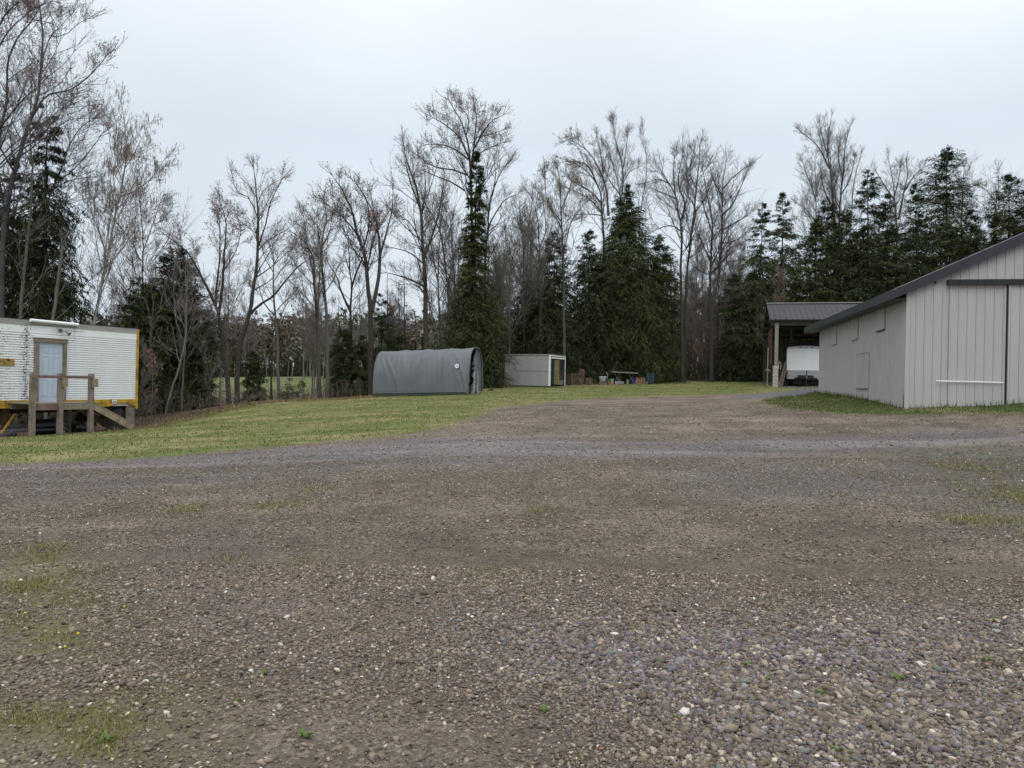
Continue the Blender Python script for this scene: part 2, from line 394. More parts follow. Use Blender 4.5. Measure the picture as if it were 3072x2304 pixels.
    col = mixc(math_('MULTIPLY', sd('purple', .6, .6), .35), col, (.15, .118, .145))
    gp = mixc(rng_(noise(6, 5), .4, .6), (.075, .085, .058), s3)
    col = mixc(math_('MULTIPLY', sd('gpatch', .9, .7), .75), col, gp)
    moss = mixc(noise(14, 6), (.105, .11, .036), (.18, .175, .068))
    col = mixc(math_('MULTIPLY', math_('MULTIPLY', sd('ldry', .8, .6), rng_(noise(9, 6, .75), .38, .56)), .9), col, moss)
    mossy = math_('MULTIPLY', rng_(noise(.55, 6, .7), .60, .70), rng_(noise(11, 5, .7), .45, .6))
    col = mixc(math_('MULTIPLY', mossy, .5), col, moss)
    # lawn
    g1_ = mixc(rng_(noise(24, 6, .75), .3, .7), (.080, .105, .026), (.165, .19, .060))
    g2_ = mixc(rng_(noise(28, 6, .75), .3, .7), (.18, .168, .072), (.30, .27, .14))
    lawn = mixc(rng_(noise(.26, 7, .75, (1, 2.6, 1)), .46, .60), g1_, g2_)
    lawn = mixc(rng_(noise(.6, 7, .7, (1, 2.2, 1)), .60, .72, 0, .55), lawn, (.115, .095, .065))
    lawn = mulc(lawn, rng_(noise(2.4, 6, .7), .3, .7, .72, 1.25))
    col = mixc(sd('lawn', .9, .35), col, lawn)
    bgreen = mulc(mixc(rng_(noise(24, 6, .75), .3, .7), (.040, .062, .014), (.098, .12, .036)), rng_(noise(1.4, 6, .7), .3, .7, .75, 1.2))
    col = mixc(sd('barng', .4, .25), col, mixc(rng_(noise(.5, 5), .52, .66, 0, .7), bgreen, g2_))
    col = mixc(sd('roads', .25, .3), col, mixc(.5, s3, (.14, .14, .145)))
    lit = mixc(rng_(noise(16, 6, .75), .35, .65), (.045, .034, .025), (.145, .10, .07))
    lit = mulc(lit, rng_(noise(.6, 6), .3, .7, .7, 1.3))
    col = mixc(sd('litter', .8, .4), col, lit)
    fld = mixc(noise(.35, 5, .6, (1, 2, 1)), (.085, .11, .035), (.14, .155, .065))
    col = mixc(sd('field', 1.5, 1.), col, fld)
    L(col, b.inputs['Base Color'])
    bp = N(t, 'ShaderNodeBump'); bp.inputs['Strength'].default_value = .9; bp.inputs['Distance'].default_value = .02
    h = math_('ADD', math_('MULTIPLY', d1, -.5), math_('MULTIPLY', noise(8, 8, .75), 1.6))
    h = math_('ADD', h, math_('MULTIPLY', d2, -.5))
    L(h, bp.inputs['Height']); L(bp.outputs[0], b.inputs['Normal'])
    return m
ground = mesh_np('ground', V, F, ground_material(), smooth=True)
tag(ground, 'rising gravel yard with lawn, leaf litter under the trees and a far field', 'ground', kind='structure')
fx, fy = GX.ravel(), GY.ravel()
treeline = np.concatenate([LAWN[10:17], ])
def setattr_f(name, val):
    a = ground.data.attributes.new(name, 'FLOAT', 'POINT'); a.data.foreach_set('value', np.clip(val, -4, 4).astype(np.float32))
m_lawn = sdf(LAWN, fx, fy); setattr_f('lawn', m_lawn)
m_barn = sdf(BARNG, fx, fy); setattr_f('barng', m_barn)
setattr_f('lane', sdf(LANE, fx, fy)); setattr_f('roads', np.maximum(sdf(ROADS, fx, fy), sdf(LOT, fx, fy))); setattr_f('bpatch', sdf(BPATCH, fx, fy))
setattr_f('gpatch', sdf(GPATCH, fx, fy)); setattr_f('ldry', np.maximum(sdf(LDRY, fx, fy), sdf(LDRY2, fx, fy)))
setattr_f('purple', np.maximum(sdf(PURP, fx, fy), sdf(PURP2, fx, fy)))
setattr_f('field', sdf(FIELD, fx, fy))
# leaf litter: everything beyond the back edge of the lawn
back = np.interp(fx, [-60, -40, -15.6, -13.6, -11.5, -8.2, -5.5, -1.5, 2, 6, 12, 24, 60], [8, 10, 23.2, 28.3, 32.5, 37.5, 40.5, 47, 52.5, 53.2, 56.5, 55, 50])
setattr_f('litter', fy - back)

# ------------------------------------------------------------------ gravel stones (real stones near the camera)
ICO_V = None
def ico():
    t_ = (1+5**.5)/2
    v = np.array([(-1,t_,0),(1,t_,0),(-1,-t_,0),(1,-t_,0),(0,-1,t_),(0,1,t_),(0,-1,-t_),(0,1,-t_),(t_,0,-1),(t_,0,1),(-t_,0,-1),(-t_,0,1)], float)
    v /= np.linalg.norm(v[0])
    f = np.array([(0,11,5),(0,5,1),(0,1,7),(0,7,10),(0,10,11),(1,5,9),(5,11,4),(11,10,2),(10,7,6),(7,1,8),(3,9,4),(3,4,2),(3,2,6),(3,6,8),(3,8,9),(4,9,5),(2,4,11),(6,2,10),(8,6,7),(9,8,1)])
    return v, f
iv, if_ = ico()
OCT_V = np.array([(1,0,0),(0,1,0),(-1,0,0),(0,-1,0),(.1,.1,1),(0,0,-1)], float)
OCT_F = np.array([(0,1,4),(1,2,4),(2,3,4),(3,0,4),(1,0,5),(2,1,5),(3,2,5),(0,3,5)])
def stones_mesh(name, n_try, y0, y1, rmed, rsig, rmin, cover, label, shape=0):
    iv, if_ = ((ico()), (OCT_V, OCT_F))[shape]; nv_ = len(iv)
    u_ = rng.uniform(-.86, .86, n_try); yy = np.sqrt(rng.uniform(y0*y0, y1*y1, n_try)); xx = u_*yy
    r = np.exp(rng.normal(math.log(rmed), rsig, n_try)); r = np.clip(r, rmin, .027)
    pur = sdf(PURP, xx, yy); dry = np.maximum(sdf(LDRY, xx, yy), sdf(LDRY2, xx, yy))
    clump = np.sin(xx*1.7+yy*2.3+1)*np.sin(yy*1.1-xx*.9)+.5*np.sin(xx*5.1)*np.sin(yy*4.3+xx*2)
    rut = np.sin(yy*3.2 - xx*.8 + .8*np.sin(xx*1.1))
    dens = np.clip(.85 + .2*clump + .12*rut + np.clip(pur, -.4, .5)*.8 - np.clip(dry+.3, 0, .8)*.55, .08, 1)*cover
    dens = np.where((xx < .2) & (yy < 3.6), dens*.6, dens)
    lm = sdf(LAWN, xx, yy); dens = np.where(lm > -.1, 0, dens)
    k = rng.random(n_try) < dens; xx, yy, r, pur = xx[k], yy[k], r[k], pur[k]; n = len(xx)
    r = r*np.clip(1+np.clip(pur, -.3, .6)*.45, .85, 1.3)
    ax = np.stack([r*rng.uniform(.85, 1.35, n), r*rng.uniform(.6, .95, n), r*rng.uniform(.38, .7, n)], 1)
    a = rng.uniform(0, 2*np.pi, n); ca, sa = np.cos(a), np.sin(a)
    base = iv[None]*(1+rng.uniform(-.24, .24, (n, nv_, 1)))*ax[:, None, :]
    tx, ty = rng.normal(0, .22, n)[:, None], rng.normal(0, .22, n)[:, None]
    X = base[..., 0]*ca[:, None]-base[..., 1]*sa[:, None]; Yv = base[..., 0]*sa[:, None]+base[..., 1]*ca[:, None]
    Z = base[..., 2]+X*tx+Yv*ty
    zc = G(xx, yy)+ax[:, 2]*rng.uniform(.2, .95, n)
    V = np.stack([X+xx[:, None], Yv+yy[:, None], Z+zc[:, None]], -1).reshape(-1, 3)
    F = (if_[None]+np.arange(n)[:, None, None]*nv_).reshape(-1, 3)
    pal = np.array([1.33, 1.25, 1.19])*np.array([(.108,.090,.072),(.138,.117,.095),(.09,.076,.061),(.168,.148,.122),(.122,.106,.091),(.15,.128,.102),(.114,.102,.095),(.20,.183,.155),(.36,.335,.285),(.125,.114,.112)])
    palp = np.array([1.04, 1., 1.0])*np.array([(.15,.122,.142),(.13,.105,.122),(.17,.145,.158),(.145,.155,.162),(.12,.13,.138),(.16,.14,.125),(.20,.19,.19),(.13,.145,.13),(.30,.28,.27),(.125,.11,.10)])
    pr = np.array([.16,.15,.14,.11,.12,.10,.10,.06,.02,.04]); idx = rng.choice(10, n, p=pr); idp = rng.choice(10, n, p=[.18,.16,.12,.09,.09,.10,.07,.06,.03,.10])
    big_c = np.sin(xx*2.3+.5)*np.sin(yy*3.1+xx)+rng.normal(0, .5, n)
    usep = (pur + rng.normal(0, .5, n) > .2) & (big_c + rng.normal(0, .6, n) > -.25)
    col = np.where(usep[:, None], palp[idp], pal[idx])*np.exp(rng.normal(0, .30, (n, 1)))
    sp = rng.random(n)
    col = np.where((sp < .0015)[:, None], np.array([[.22, .12, .09]]), col); col = np.where((sp > .9975)[:, None], np.array([[.55, .53, .48]]), col)
    o = mesh_np(name, V, F, M_stone, col=np.repeat(np.clip(col, 0, .7), nv_, 0), smooth=False)
    tag(o, label, 'gravel', kind='stuff'); return n
M_stone = mat('stone', (.8, .8, .8), (1.15, 1.15, 1.15), 90, .85, .0015, 300, attr='Col', spec=.25)
n_a = stones_mesh('gravel', 150000, 2.75, 6.6, .0098, .36, .006, .9, 'loose brown and purple-grey gravel stones in the near yard')
n_b = stones_mesh('gravel', 300000, 2.75, 7.2, .0056, .25, .004, 1.0, 'fine brown gravel between the larger stones of the near yard', 1)
n_c = stones_mesh('gravel', 260000, 7.0, 14.0, .0105, .32, .007, 1.0, 'scattered gravel stones in the middle of the yard', 1)
n_d = stones_mesh('gravel', 90000, 14.0, 27, .018, .28, .012, .7, 'gravel stones along the far side of the yard', 1)
print('stones', n_a, n_b, n_c, n_d)

# ------------------------------------------------------------------ grass
def blades(name, xx, yy, hgt, wid, col, label, lean=.5, droop=.3):
    n = len(xx); z = G(xx, yy)
    a = rng.uniform(0, 2*np.pi, n); dx, dy = np.cos(a), np.sin(a); b = rng.uniform(0, 2*np.pi, n)
    ln = rng.uniform(0, lean, n)*hgt
    p0 = np.stack([xx-dx*wid/2, yy-dy*wid/2, z-.004], 1); p1 = np.stack([xx+dx*wid/2, yy+dy*wid/2, z-.004], 1)
    mx, my = xx+np.cos(b)*ln*.35, yy+np.sin(b)*ln*.35
    q0 = np.stack([mx-dx*wid*.35, my-dy*wid*.35, z+hgt*.6], 1); q1 = np.stack([mx+dx*wid*.35, my+dy*wid*.35, z+hgt*.6], 1)
    tp = np.stack([xx+np.cos(b)*ln*1.2, yy+np.sin(b)*ln*1.2, z+hgt*(1-droop*rng.random(n))], 1)
    V = np.stack([p0, p1, q1, q0, tp], 1).reshape(-1, 3); k = np.arange(n)[:, None]*5
    o = mesh_np(name, V, [k+np.array([[0, 1, 2, 3]]), k+np.array([[3, 2, 4]])], M_grass, col=np.repeat(col, 5, 0))
    return tag(o, label, 'grass', kind='stuff')
M_grass = mat('grass_blade', (.9, .9, .9), (1.1, 1.1, 1.1), 3, .8, attr='Col', spec=.15)
def pick(cols, p, n): return np.array(cols)[rng.choice(len(cols), n, p=p)]*rng.uniform(.75, 1.25, (n, 1))
# lawn
n = 260000; yy = rng.uniform(9, 56, n); xx = rng.uniform(-20, 22, n); k = sdf(LAWN, xx, yy)+rng.normal(0, .35, n)-.15+.28*np.sin(xx*2.1+yy*.9)*np.sin(xx*.7-yy*1.7)+.15*np.sin(xx*5.3+yy*3.1) > 0; k &= rng.random(n) < .62+.38*np.sin(xx*1.3+yy*2.2)*np.sin(xx*.8-yy*1.1+2)+.15
k &= (np.abs(xx/yy) < .8) & (rng.random(n) < np.clip(26/yy, 0, 1)); xx, yy = xx[k], yy[k]; n = len(xx)
dryn = np.sin(xx*.9+yy*.5+2)*np.sin(yy*.8-xx*.3)+.5*np.sin(xx*2.3-yy*1.9)*np.sin(yy*2.1+xx)+rng.normal(0, .45, n)
col = np.where((dryn > .28)[:, None], pick([(.23,.20,.10),(.30,.26,.15),(.16,.15,.062)], [.4,.3,.3], n), pick([(.10,.135,.035),(.155,.185,.055),(.075,.105,.028)], [.4,.3,.3], n))
blades('lawn_grass', xx, yy, rng.uniform(.02, .055, n), rng.uniform(.012, .026, n), col, 'short green and straw-yellow grass of the lawn before the woods')
# strip at the barn
n = 60000; xx = rng.uniform(6, 24, n); yy = rng.uniform(16, 35, n); k = sdf(BARNG, xx, yy)+rng.normal(0, .15, n) > 0; xx, yy = xx[k], yy[k]; n = len(xx)
BO = P(2715, 1226, 22)[:2]; BA = math.atan(.2); bs = np.array((math.cos(BA), -math.sin(BA))); bt = np.array((math.sin(BA), math.cos(BA)))
def nearwall(xx, yy):
    s_ = (xx-BO[0])*bs[0]+(yy-BO[1])*bs[1]; t_ = (xx-BO[0])*bt[0]+(yy-BO[1])*bt[1]
    return np.where((s_ > 0) & (t_ > 0), -1, np.where(s_ < 0, np.hypot(s_, np.minimum(t_, 0)), -t_))
nw = nearwall(xx, yy); k = nw > 0.02; xx, yy, nw = xx[k], yy[k], nw[k]; n = len(xx)
h_ = rng.uniform(.03, .07, n)+np.where(nw < .35, rng.uniform(0, .16, n)*(rng.random(n) < .5), 0)
blades('barn_grass', xx, yy, h_, rng.uniform(.012, .024, n), pick([(.05,.08,.016),(.085,.115,.026),(.15,.14,.06)], [.5,.4,.1], n), 'green grass strip with taller tufts along the foot of the barn')
# dry and green tufts among the near gravel
def patch_pts(pl, n):
    lo, hi = pl.min(0), pl.max(0); x_ = rng.uniform(lo[0], hi[0], n); y_ = rng.uniform(lo[1], hi[1], n)
    s_ = sdf(pl, x_, y_); cl = np.sin(x_*7+y_*3)*np.sin(y_*6-x_*2)
    k_ = (s_ > 0) & (rng.random(n) < np.clip(s_*2.5, 0, 1)) & (cl+rng.normal(0, .3, n) > .15); return x_[k_], y_[k_]
xs_, ys_ = [], []
for pl, n in ((LDRY, 20000), (LDRY2, 20000), (GPATCH, 12000)):
    a, b = patch_pts(pl, n); xs_.append(a); ys_.append(b)
for px, py, rr, n in [(560,1532,.25,260),(840,1521,.35,300),(950,1470,.3,160),(1640,1540,.25,200),(1490,1720,.22,150),(120,1655,.3,300),(290,1718,.2,160),(700,1680,.2,120),(910,1690,.2,120),(340,2150,.16,420),(320,2235,.1,200),(440,2150,.1,80),
                      (3060,1490,.5,700),(2900,1405,.5,400),(2890,1562,.25,350),(3000,1562,.3,300),(1750,2290,.08,60),(2550,2280,.1,120),(2400,2295,.1,90),(60,1770,.2,300),(500,2090,.05,50)]:
    c = ground_at(px, py); xs_.append(c[0]+rng.normal(0, rr*.6, n)); ys_.append(c[1]+rng.normal(0, rr*.7, n))
xx = np.concatenate(xs_); yy = np.concatenate(ys_); n = len(xx)
blades('sparse_grass', xx, yy, rng.uniform(.012, .045, n)*np.clip(yy/5, .8, 1.6), rng.uniform(.0018, .004, n)*np.clip(yy/4, 1, 3), pick([(.15,.15,.04),(.22,.20,.075),(.12,.155,.03),(.30,.26,.15)], [.35,.3,.2,.15], n), 'thin yellow-green grass sprouting through the near gravel', lean=1.6, droop=.5)
# straw-coloured tall grass at the back edge of the lawn and under the trees
n = 26000; xx = rng.uniform(-14, 13, n); bk = np.interp(xx, [-60, -40, -15.6, -13.6, -11.5, -8.2, -5.5, -1.5, 2, 6, 12, 24, 60], [8, 10, 23.2, 28.3, 32.5, 37.5, 40.5, 47, 52.5, 53.2, 56.5, 55, 50])
yy = bk+rng.normal(.3, .6, n); blades('edge_grass', xx, yy, rng.uniform(.04, .22, n)*(rng.random(n)**.7), rng.uniform(.01, .02, n), pick([(.26,.22,.12),(.17,.16,.06),(.09,.11,.03),(.20,.13,.08)], [.4,.25,.2,.15], n), 'straw-coloured tufts where the lawn meets the woods', lean=1.)
# dandelion-like weeds
def weed(name, label):
    b = MB()
    for k in range(9):
        a = k*2.4+random.uniform(-.3, .3); l = random.uniform(.03, .06); w_ = l*.2; h = random.uniform(.012, .03)
        c_, s_ = math.cos(a), math.sin(a)
        b.add([(0, 0, 0), (c_*l*.5-s_*w_, s_*l*.5+c_*w_, h*.8), (c_*l, s_*l, h*.7), (c_*l*.5+s_*w_, s_*l*.5-c_*w_, h*.8)], [(0, 1, 2, 3)])
        b.add([(c_*l*.3, s_*l*.3, h*.5), (c_*l*.7-s_*w_*1.6, s_*l*.7+c_*w_*1.6, h), (c_*l*.75, s_*l*.75, h*1.2)], [(0, 1, 2)])
    return b.build(name, M_leafgreen)
W0 = weed('weed_plant', ''); first = True
for (px, py, s), lb in zip([(2978,1872,1.3),(2244,2002,1.2),(2690,2047,1.6),(2515,2007,.9),(2308,2052,1),(2464,2090,1.1),(2240,2121,.9),(2027,2166,.7),(2960,1991,1.1),(2510,2267,1.1),(910,2226,1.3),(788,2032,.9),(711,2109,.7),(318,2236,1.2),(1630,2145,1.),(2420,1690,.9)],
  ['green weed at the far right, highest on the purple gravel patch', 'small weed left of centre in the purple gravel, above a pair of tinier ones', 'broadest bright green weed on the purple gravel, right of centre', 'thin weed midway between the two largest on the purple gravel', 'tiny weed just below right of another, in the middle of the purple gravel', 'flat weed lying below the thin one in the purple gravel', 'small weed lower left on the purple gravel above a bare patch', 'tiniest weed at the left edge of the purple gravel', 'green weed close to the right picture edge on the purple gravel', 'weed nearest the bottom edge, on the right half of the yard', 'broad weed near the bottom edge, alone on the dark left half of the yard', "small weed in the gravel left of the yard's middle, upper of two close together", "tiny weed in the gravel left of the yard's middle, lower of two close together", 'weed inside the yellowish grass patch at the bottom left', 'weed by itself at the bottom middle of the yard', 'dark little weed in the middle distance on the brown gravel']):
    g = ground_at(px, py); o = W0 if first else W0.copy()
    if not first: C.objects.link(o)
    first = False; o.location = (g[0], g[1], g[2]+.006); o.rotation_euler[2] = random.uniform(0, 6); o.scale = (s*.72,)*3
    tag(o, lb, 'weed', 'green weeds scattered in the gravel')
b = MB(); b.lathe((0, 0, 0), [(.0015, 0), (.0015, .012), (.007, .014), (.009, .017), (.004, .02)], 10); fl = b.build('dandelion_flower', M_yellowflower)
for k, (px, py) in enumerate([(373,1830),(234,1908),(195,1955),(76,1845)]):
    g = ground_at(px, py); o = fl if k == 0 else fl.copy()
    if k: C.objects.link(o)
    o.location = g; tag(o, ('yellow flower farthest right in the mossy gravel at left','lowest right of the little yellow flowers at left','lowest left yellow flower in the mossy gravel','yellow flower nearest the left picture edge')[k], 'flower', 'yellow flowers in the gravel at left')

# ------------------------------------------------------------------ barn (origin at the near corner; local x along the front wall, y along the side wall)
BZ = P(2715, 1228, 22)[2]
barn = empty('barn', (BO[0], BO[1], 0), 'pale grey metal-sided barn with dark roof edge and sliding doors', 'barn', rz=-BA)
EAVE = BZ+3.46; SLOPE = .47; BL = 12.75; BW = 15.0; RIDGE = EAVE+SLOPE*BW/2
def roofz(x_): return EAVE+SLOPE*(x_ if x_ < BW/2 else BW-x_)
def rib_profile(x0, x1, pitch=.2286, h=.014, groove=.007):
    pts = []; k = 0; x_ = x0
    while x_ < x1-.001:
        for dx_, hh in ((0, -groove), (.009 if groove else .0, -groove), (.011, h), (.035, h), (.046, 0), (.10, 0), (.105, .004), (.118, .004), (.123, 0), (.16, 0), (.165, .004), (.178, .004), (.183, 0)):
            if x_+dx_ < x1: pts.append((x_+dx_, hh))
        if x_+.2285 < x1: pts.append((x_+.2285, 0))
        x_ += pitch
    pts.append((x1, 0)); return pts
def ribbed(b, prof, place, z0, z1, off=0.):
    vs = []
    for x_, h in prof:
        vs.append(place(x_, h+off, z0(x_) if callable(z0) else z0)); vs.append(place(x_, h+off, z1(x_) if callable(z1) else z1))
    return b.add(vs, [(2*i, 2*i+2, 2*i+3, 2*i+1) for i in range(len(prof)-1)])
front = lambda x_, h, z: (x_, -h, z)
side = lambda y_, h, z: (-h, y_, z)
def gloc(x_, y_):
    p = BO+np.array(bs)*x_+np.array(bt)*y_; return g1(p[0], p[1])
ribbed(MB(), rib_profile(.0, BW), front, lambda x_: gloc(x_, 0)-.15, lambda x_: roofz(x_)-.02).build('front_wall', M_siding, barn)
ribbed(MB(), rib_profile(.0, BL, h=.016, groove=0), side, lambda y_: gloc(0, y_)-.15, EAVE-.01).build('side_wall', M_siding2, barn)
b = MB(); b.box2((BW-.1, .0, BZ-.5), (BW, BL, EAVE)); b.build('far_side_wall', M_siding, barn)
b = MB(); b.add([(0, BL, 0), (BW, BL, 0), (BW, BL, EAVE), (BW/2, BL, RIDGE), (0, BL, EAVE)], [(0, 1, 2, 3, 4)]); b.build('back_wall', M_siding, barn)
b = MB(); b.box2((-.026, -.026, BZ-.2), (.085, -.020, EAVE+.02)).box2((-.026, -.020, BZ-.2), (-.020, .085, EAVE-.01)); b.build('corner_trim', M_siding, barn)
# roof sheets, with thickness and ribs on top
OV, RK, FAR = .42, .17, 1.35
b = MB()
for sgn in (0, 1):
    x_e = -OV if sgn == 0 else BW+OV
    def zz(x_): return EAVE+.10+SLOPE*(x_ if sgn == 0 else BW-x_)
    for (y0, y1, t0, t1) in ((-RK, BL+FAR, 0, .035),):
        b.add([(x_e, y0, zz(x_e)), (BW/2, y0, zz(BW/2)), (BW/2, y1, zz(BW/2)), (x_e, y1, zz(x_e)),
               (x_e, y0, zz(x_e)+t1), (BW/2, y0, zz(BW/2)+t1), (BW/2, y1, zz(BW/2)+t1), (x_e, y1, zz(x_e)+t1)],
              [(0, 1, 2, 3), (4, 7, 6, 5), (0, 3, 7, 4), (0, 4, 5, 1), (3, 2, 6, 7)])
b.build('roof', M_roof, barn)
b = MB(); zt = lambda x_: EAVE+.13+SLOPE*x_
for x0, x1 in ((-OV-.02, BW/2),):
    b.add([(x0, -RK-.025, zt(x0)), (x1, -RK-.025, zt(x1)), (x1, -RK-.025, zt(x1)-.33), (x0, -RK-.025, zt(x0)-.25),
           (x0, -RK-.003, zt(x0)), (x1, -RK-.003, zt(x1)), (x1, -RK-.003, zt(x1)-.33), (x0, -RK-.003, zt(x0)-.25)], [(0, 3, 2, 1), (4, 5, 6, 7), (0, 1, 5, 4), (3, 7, 6, 2), (0, 4, 7, 3)])
b.add([(BW/2, -RK-.025, zt(BW/2)), (BW+OV, -RK-.025, zt(-OV)), (BW+OV, -RK-.025, zt(-OV)-.25), (BW/2, -RK-.025, zt(BW/2)-.33)], [(0, 3, 2, 1)])
b.build('rake_fascia', M_roof, barn)
b = MB(); b.box2((-OV-.028, -RK-.03, zt(-OV)-.25), (-OV-.004, BL+FAR, zt(-OV)+.012))
b.box2((-OV-.006, -RK+.03, zt(-OV)-.262), (-.03, BL+FAR, zt(-OV)-.245)); b.build('eave_fascia', M_fascia, barn)
# far-end soffit post line and wall-head shadow board
# windows covered with ribbed sheet in the side wall
def on_side(px, py):          # photo pixel -> (y along the side wall, z)
    u = (px-1536)/FPX; v = (1152-py)/FPX; dx_ = u*cr-v*sr
    t_ = (BO[0]-dx_*BO[1])/(dx_*bt[1]-bt[0]); Y = BO[1]+bt[1]*t_
    return t_, CAMZ+Y*(u*sr+v*cr)
def on_front(px, py):
    u = (px-1536)/FPX; v = (1152-py)/FPX; dx_ = u*cr-v*sr
    t_ = (BO[0]-dx_*BO[1])/(dx_*bs[1]-bs[0]); Y = BO[1]+bs[1]*t_
    return t_, CAMZ+Y*(u*sr+v*cr)
for k, (x0, x1, yt, yb) in enumerate([(2497, 2511, 976, 1033), (2556, 2575, 952, 1019), (2633, 2656, 920, 993)]):
    y1_, zb = on_side(x0, yb); y0_, _ = on_side(x1, yb); _, zt_ = on_side((x0+x1)/2, yt)
    b = MB(); ribbed(b, rib_profile(y0_, y1_, .14, .02, .01), side, zb, zt_, .03)
    b.box2((-.032, y0_, zb), (-.021, y1_, zt_)); o = b.build('window_cover', M_cover, barn)
    q = MB(); q.box2((-.06, y0_-.03, zb-.035), (-.021, y1_+.03, zb-.004)); q.build('sill_trim', M_fascia if k == 2 else M_cover, o)
y1_, zb = on_side(2569, 1165); y0_, _ = on_side(2607, 1165); _, zt_ = on_side(2607, 1058)
b = MB(); ribbed(b, rib_profile(y0_, y1_, h=.016, groove=0), side, zb, zt_, .014); b.box2((-.018, y0_, zb), (-.016, y1_, zt_)); h_ = b.build('side_hatch', M_siding2, barn)
b = MB(); b.box2((-.05, y0_, zb-.014), (-.022, y1_, zb)); b.build('hatch_edge', M_fascia, h_); b = MB(); b.box2((-.030, y0_, zt_), (-.022, y1_, zt_+.006)); b.build('hatch_edge', M_fascia, h_)
# sliding doors
x0_, zr = on_front(2840, 842); _, zr2 = on_front(2840, 856); xg, _ = on_front(3013, 1100)
dt = (zr+zr2)/2-.04
for nm, xa, xb in (('sliding_door', x0_+.02, xg-.02), ('sliding_door', xg+.045, xg+3.2)):
    b = MB(); ribbed(b, rib_profile(xa+.05, xb-.02), front, lambda x_: gloc(x_, 0)+.02 if xa > xg else gloc(x_, 0)-.12, dt, .075 if xa > xg else .030)
    d_ = b.build(nm, M_door2, barn)
    yo = -.10 if xa > xg else -.055
    e_ = MB(); e_.box2((xb-.03 if xa < xg else xa, yo, BZ+.05), (xb+.012 if xa < xg else xa+.05, -.022, dt)); e_.build('door_edge_trim', M_siding, d_)
b = MB(); b.box2((xg-.008, -.058, BZ+.0), (xg+.045, -.024, dt)); b.build('door_gap_strip', M_blackmetal, barn)  # dark strip standing in for the shaded open gap between the doors
b = MB(); b.box2((x0_, -.17, zr2), (x0_+6.8, -.12, zr)); b.box2((x0_, -.17, zr), (x0_+6.8, -.0222, zr+.012)); b.box2((x0_-.01, -.165, zr2), (x0_, -.03, zr)); b.build('door_rail', M_blackmetal, barn)
xa, za = on_front(2806, 1143); xb, zb = on_front(3006, 1148)
MB().tube([(xa, -.09, za), (xb, -.09, zb)], .017, 6).build('guide_bar', M_white, barn)
b = MB(); b.box2((x0_-.31, -.04, zr-.1), (x0_-.28, -.02, zr-.02)); b.build('rail_bracket', M_dark, barn)
# crumpled sheet at the foot of the corner
V = []; F = []; nn = 9
for i in range(nn):
    for j in range(nn):
        y_ = .03+.55*j/8; z_ = BZ-.12+.62*i/8*(1-.45*j/8)
        V.append((-.032-.035*abs(math.sin(i*1.7+j*2.1))*(1-i/9)-.01*random.random(), y_, z_))
for i in range(nn-1):
    for j in range(nn-1): F.append((i*nn+j, i*nn+j+1, (i+1)*nn+j+1, (i+1)*nn+j))
MB().add(V, F).build('crumpled_corner_sheet', M_siding, barn)

# ------------------------------------------------------------------ storage trailer at the left (local x along its side towards the far end, y away from camera side)
TO = np.array((-16.5, 24.8)); TD = np.array((2.2, 4.6)); TD = TD/np.linalg.norm(TD); TA = math.atan2(TD[1], TD[0])
TZ0, TZ1 = .47, 3.40
box = empty('storage_trailer', (TO[0], TO[1], 0), 'white corrugated semi trailer with yellow edges used as a shed, standing before the spruces', 'trailer', rz=TA)
def on_box(px, py):
    u = (px-1536)/FPX; v = (1152-py)/FPX; dx_ = u*cr-v*sr
    t_ = (TO[0]-dx_*TO[1])/(dx_*TD[1]-TD[0]); Y = TO[1]+TD[1]*t_
    return t_, CAMZ+Y*(u*sr+v*cr)
XE = on_box(413, 1100)[0]; XS = -5.2; TW = 2.5
TY = 1    # away from the camera is +y local (left-hand normal)
M_corr = siding_mat('corrugated_white', (.86, .88, .90), (.72, .74, .76), 1.)
t = M_corr.node_tree; bb = t.nodes['Principled BSDF']; prev = bb.inputs['Base Color'].links[0].from_socket
tcn = N(t, 'ShaderNodeTexCoord'); sp = N(t, 'ShaderNodeSeparateXYZ'); t.links.new(tcn.outputs['Object'], sp.inputs[0])
def mth(op, a, b_, c=None):
    x_ = N(t, 'ShaderNodeMath', operation=op)
    for k, q in ((0, a), (1, b_), (2, c)):
        if q is None: continue
        if isinstance(q, (int, float)): x_.inputs[k].default_value = q
        else: t.links.new(q, x_.inputs[k])
    return x_.outputs[0]
def bump_at(x0, w_):     # 1 at x0 falling to 0
    return mth('MAXIMUM', mth('SUBTRACT', 1., mth('DIVIDE', mth('ABSOLUTE', mth('SUBTRACT', sp.outputs[0], x0), 0.), w_)), 0.)
def blotch(scale, st):
    n_1 = N(t, 'ShaderNodeTexNoise'); n_1.inputs['Scale'].default_value = scale; n_1.inputs['Detail'].default_value = 6; n_1.inputs['Roughness'].default_value = .75
    mp = N(t, 'ShaderNodeMapping'); mp.inputs['Scale'].default_value = st; t.links.new(tcn.outputs['Object'], mp.inputs[0]); t.links.new(mp.outputs[0], n_1.inputs['Vector']); return n_1.outputs[0]
def absn(x0, w_):
    d_ = mth('SUBTRACT', sp.outputs[0], x0); return mth('MAXIMUM', mth('SUBTRACT', 1., mth('DIVIDE', mth('ABSOLUTE', d_, 0.), w_)), 0.)
xa = on_box(78, 1100)[0]; xb = on_box(222, 1100)[0]; xc = on_box(20, 1100)[0]
zf = mth('MULTIPLY_ADD', sp.outputs[2], .16, -.18)
mask = mth('ADD', mth('ADD', mth('MULTIPLY', absn(xa, .32), .17), mth('MULTIPLY', absn(xb, .10), mth('MULTIPLY_ADD', sp.outputs[2], .13, -.26))), mth('MULTIPLY', absn(xc-.25, .85), .115))
val = mth('ADD', blotch(14, (1, 1, 1.6)), mask)
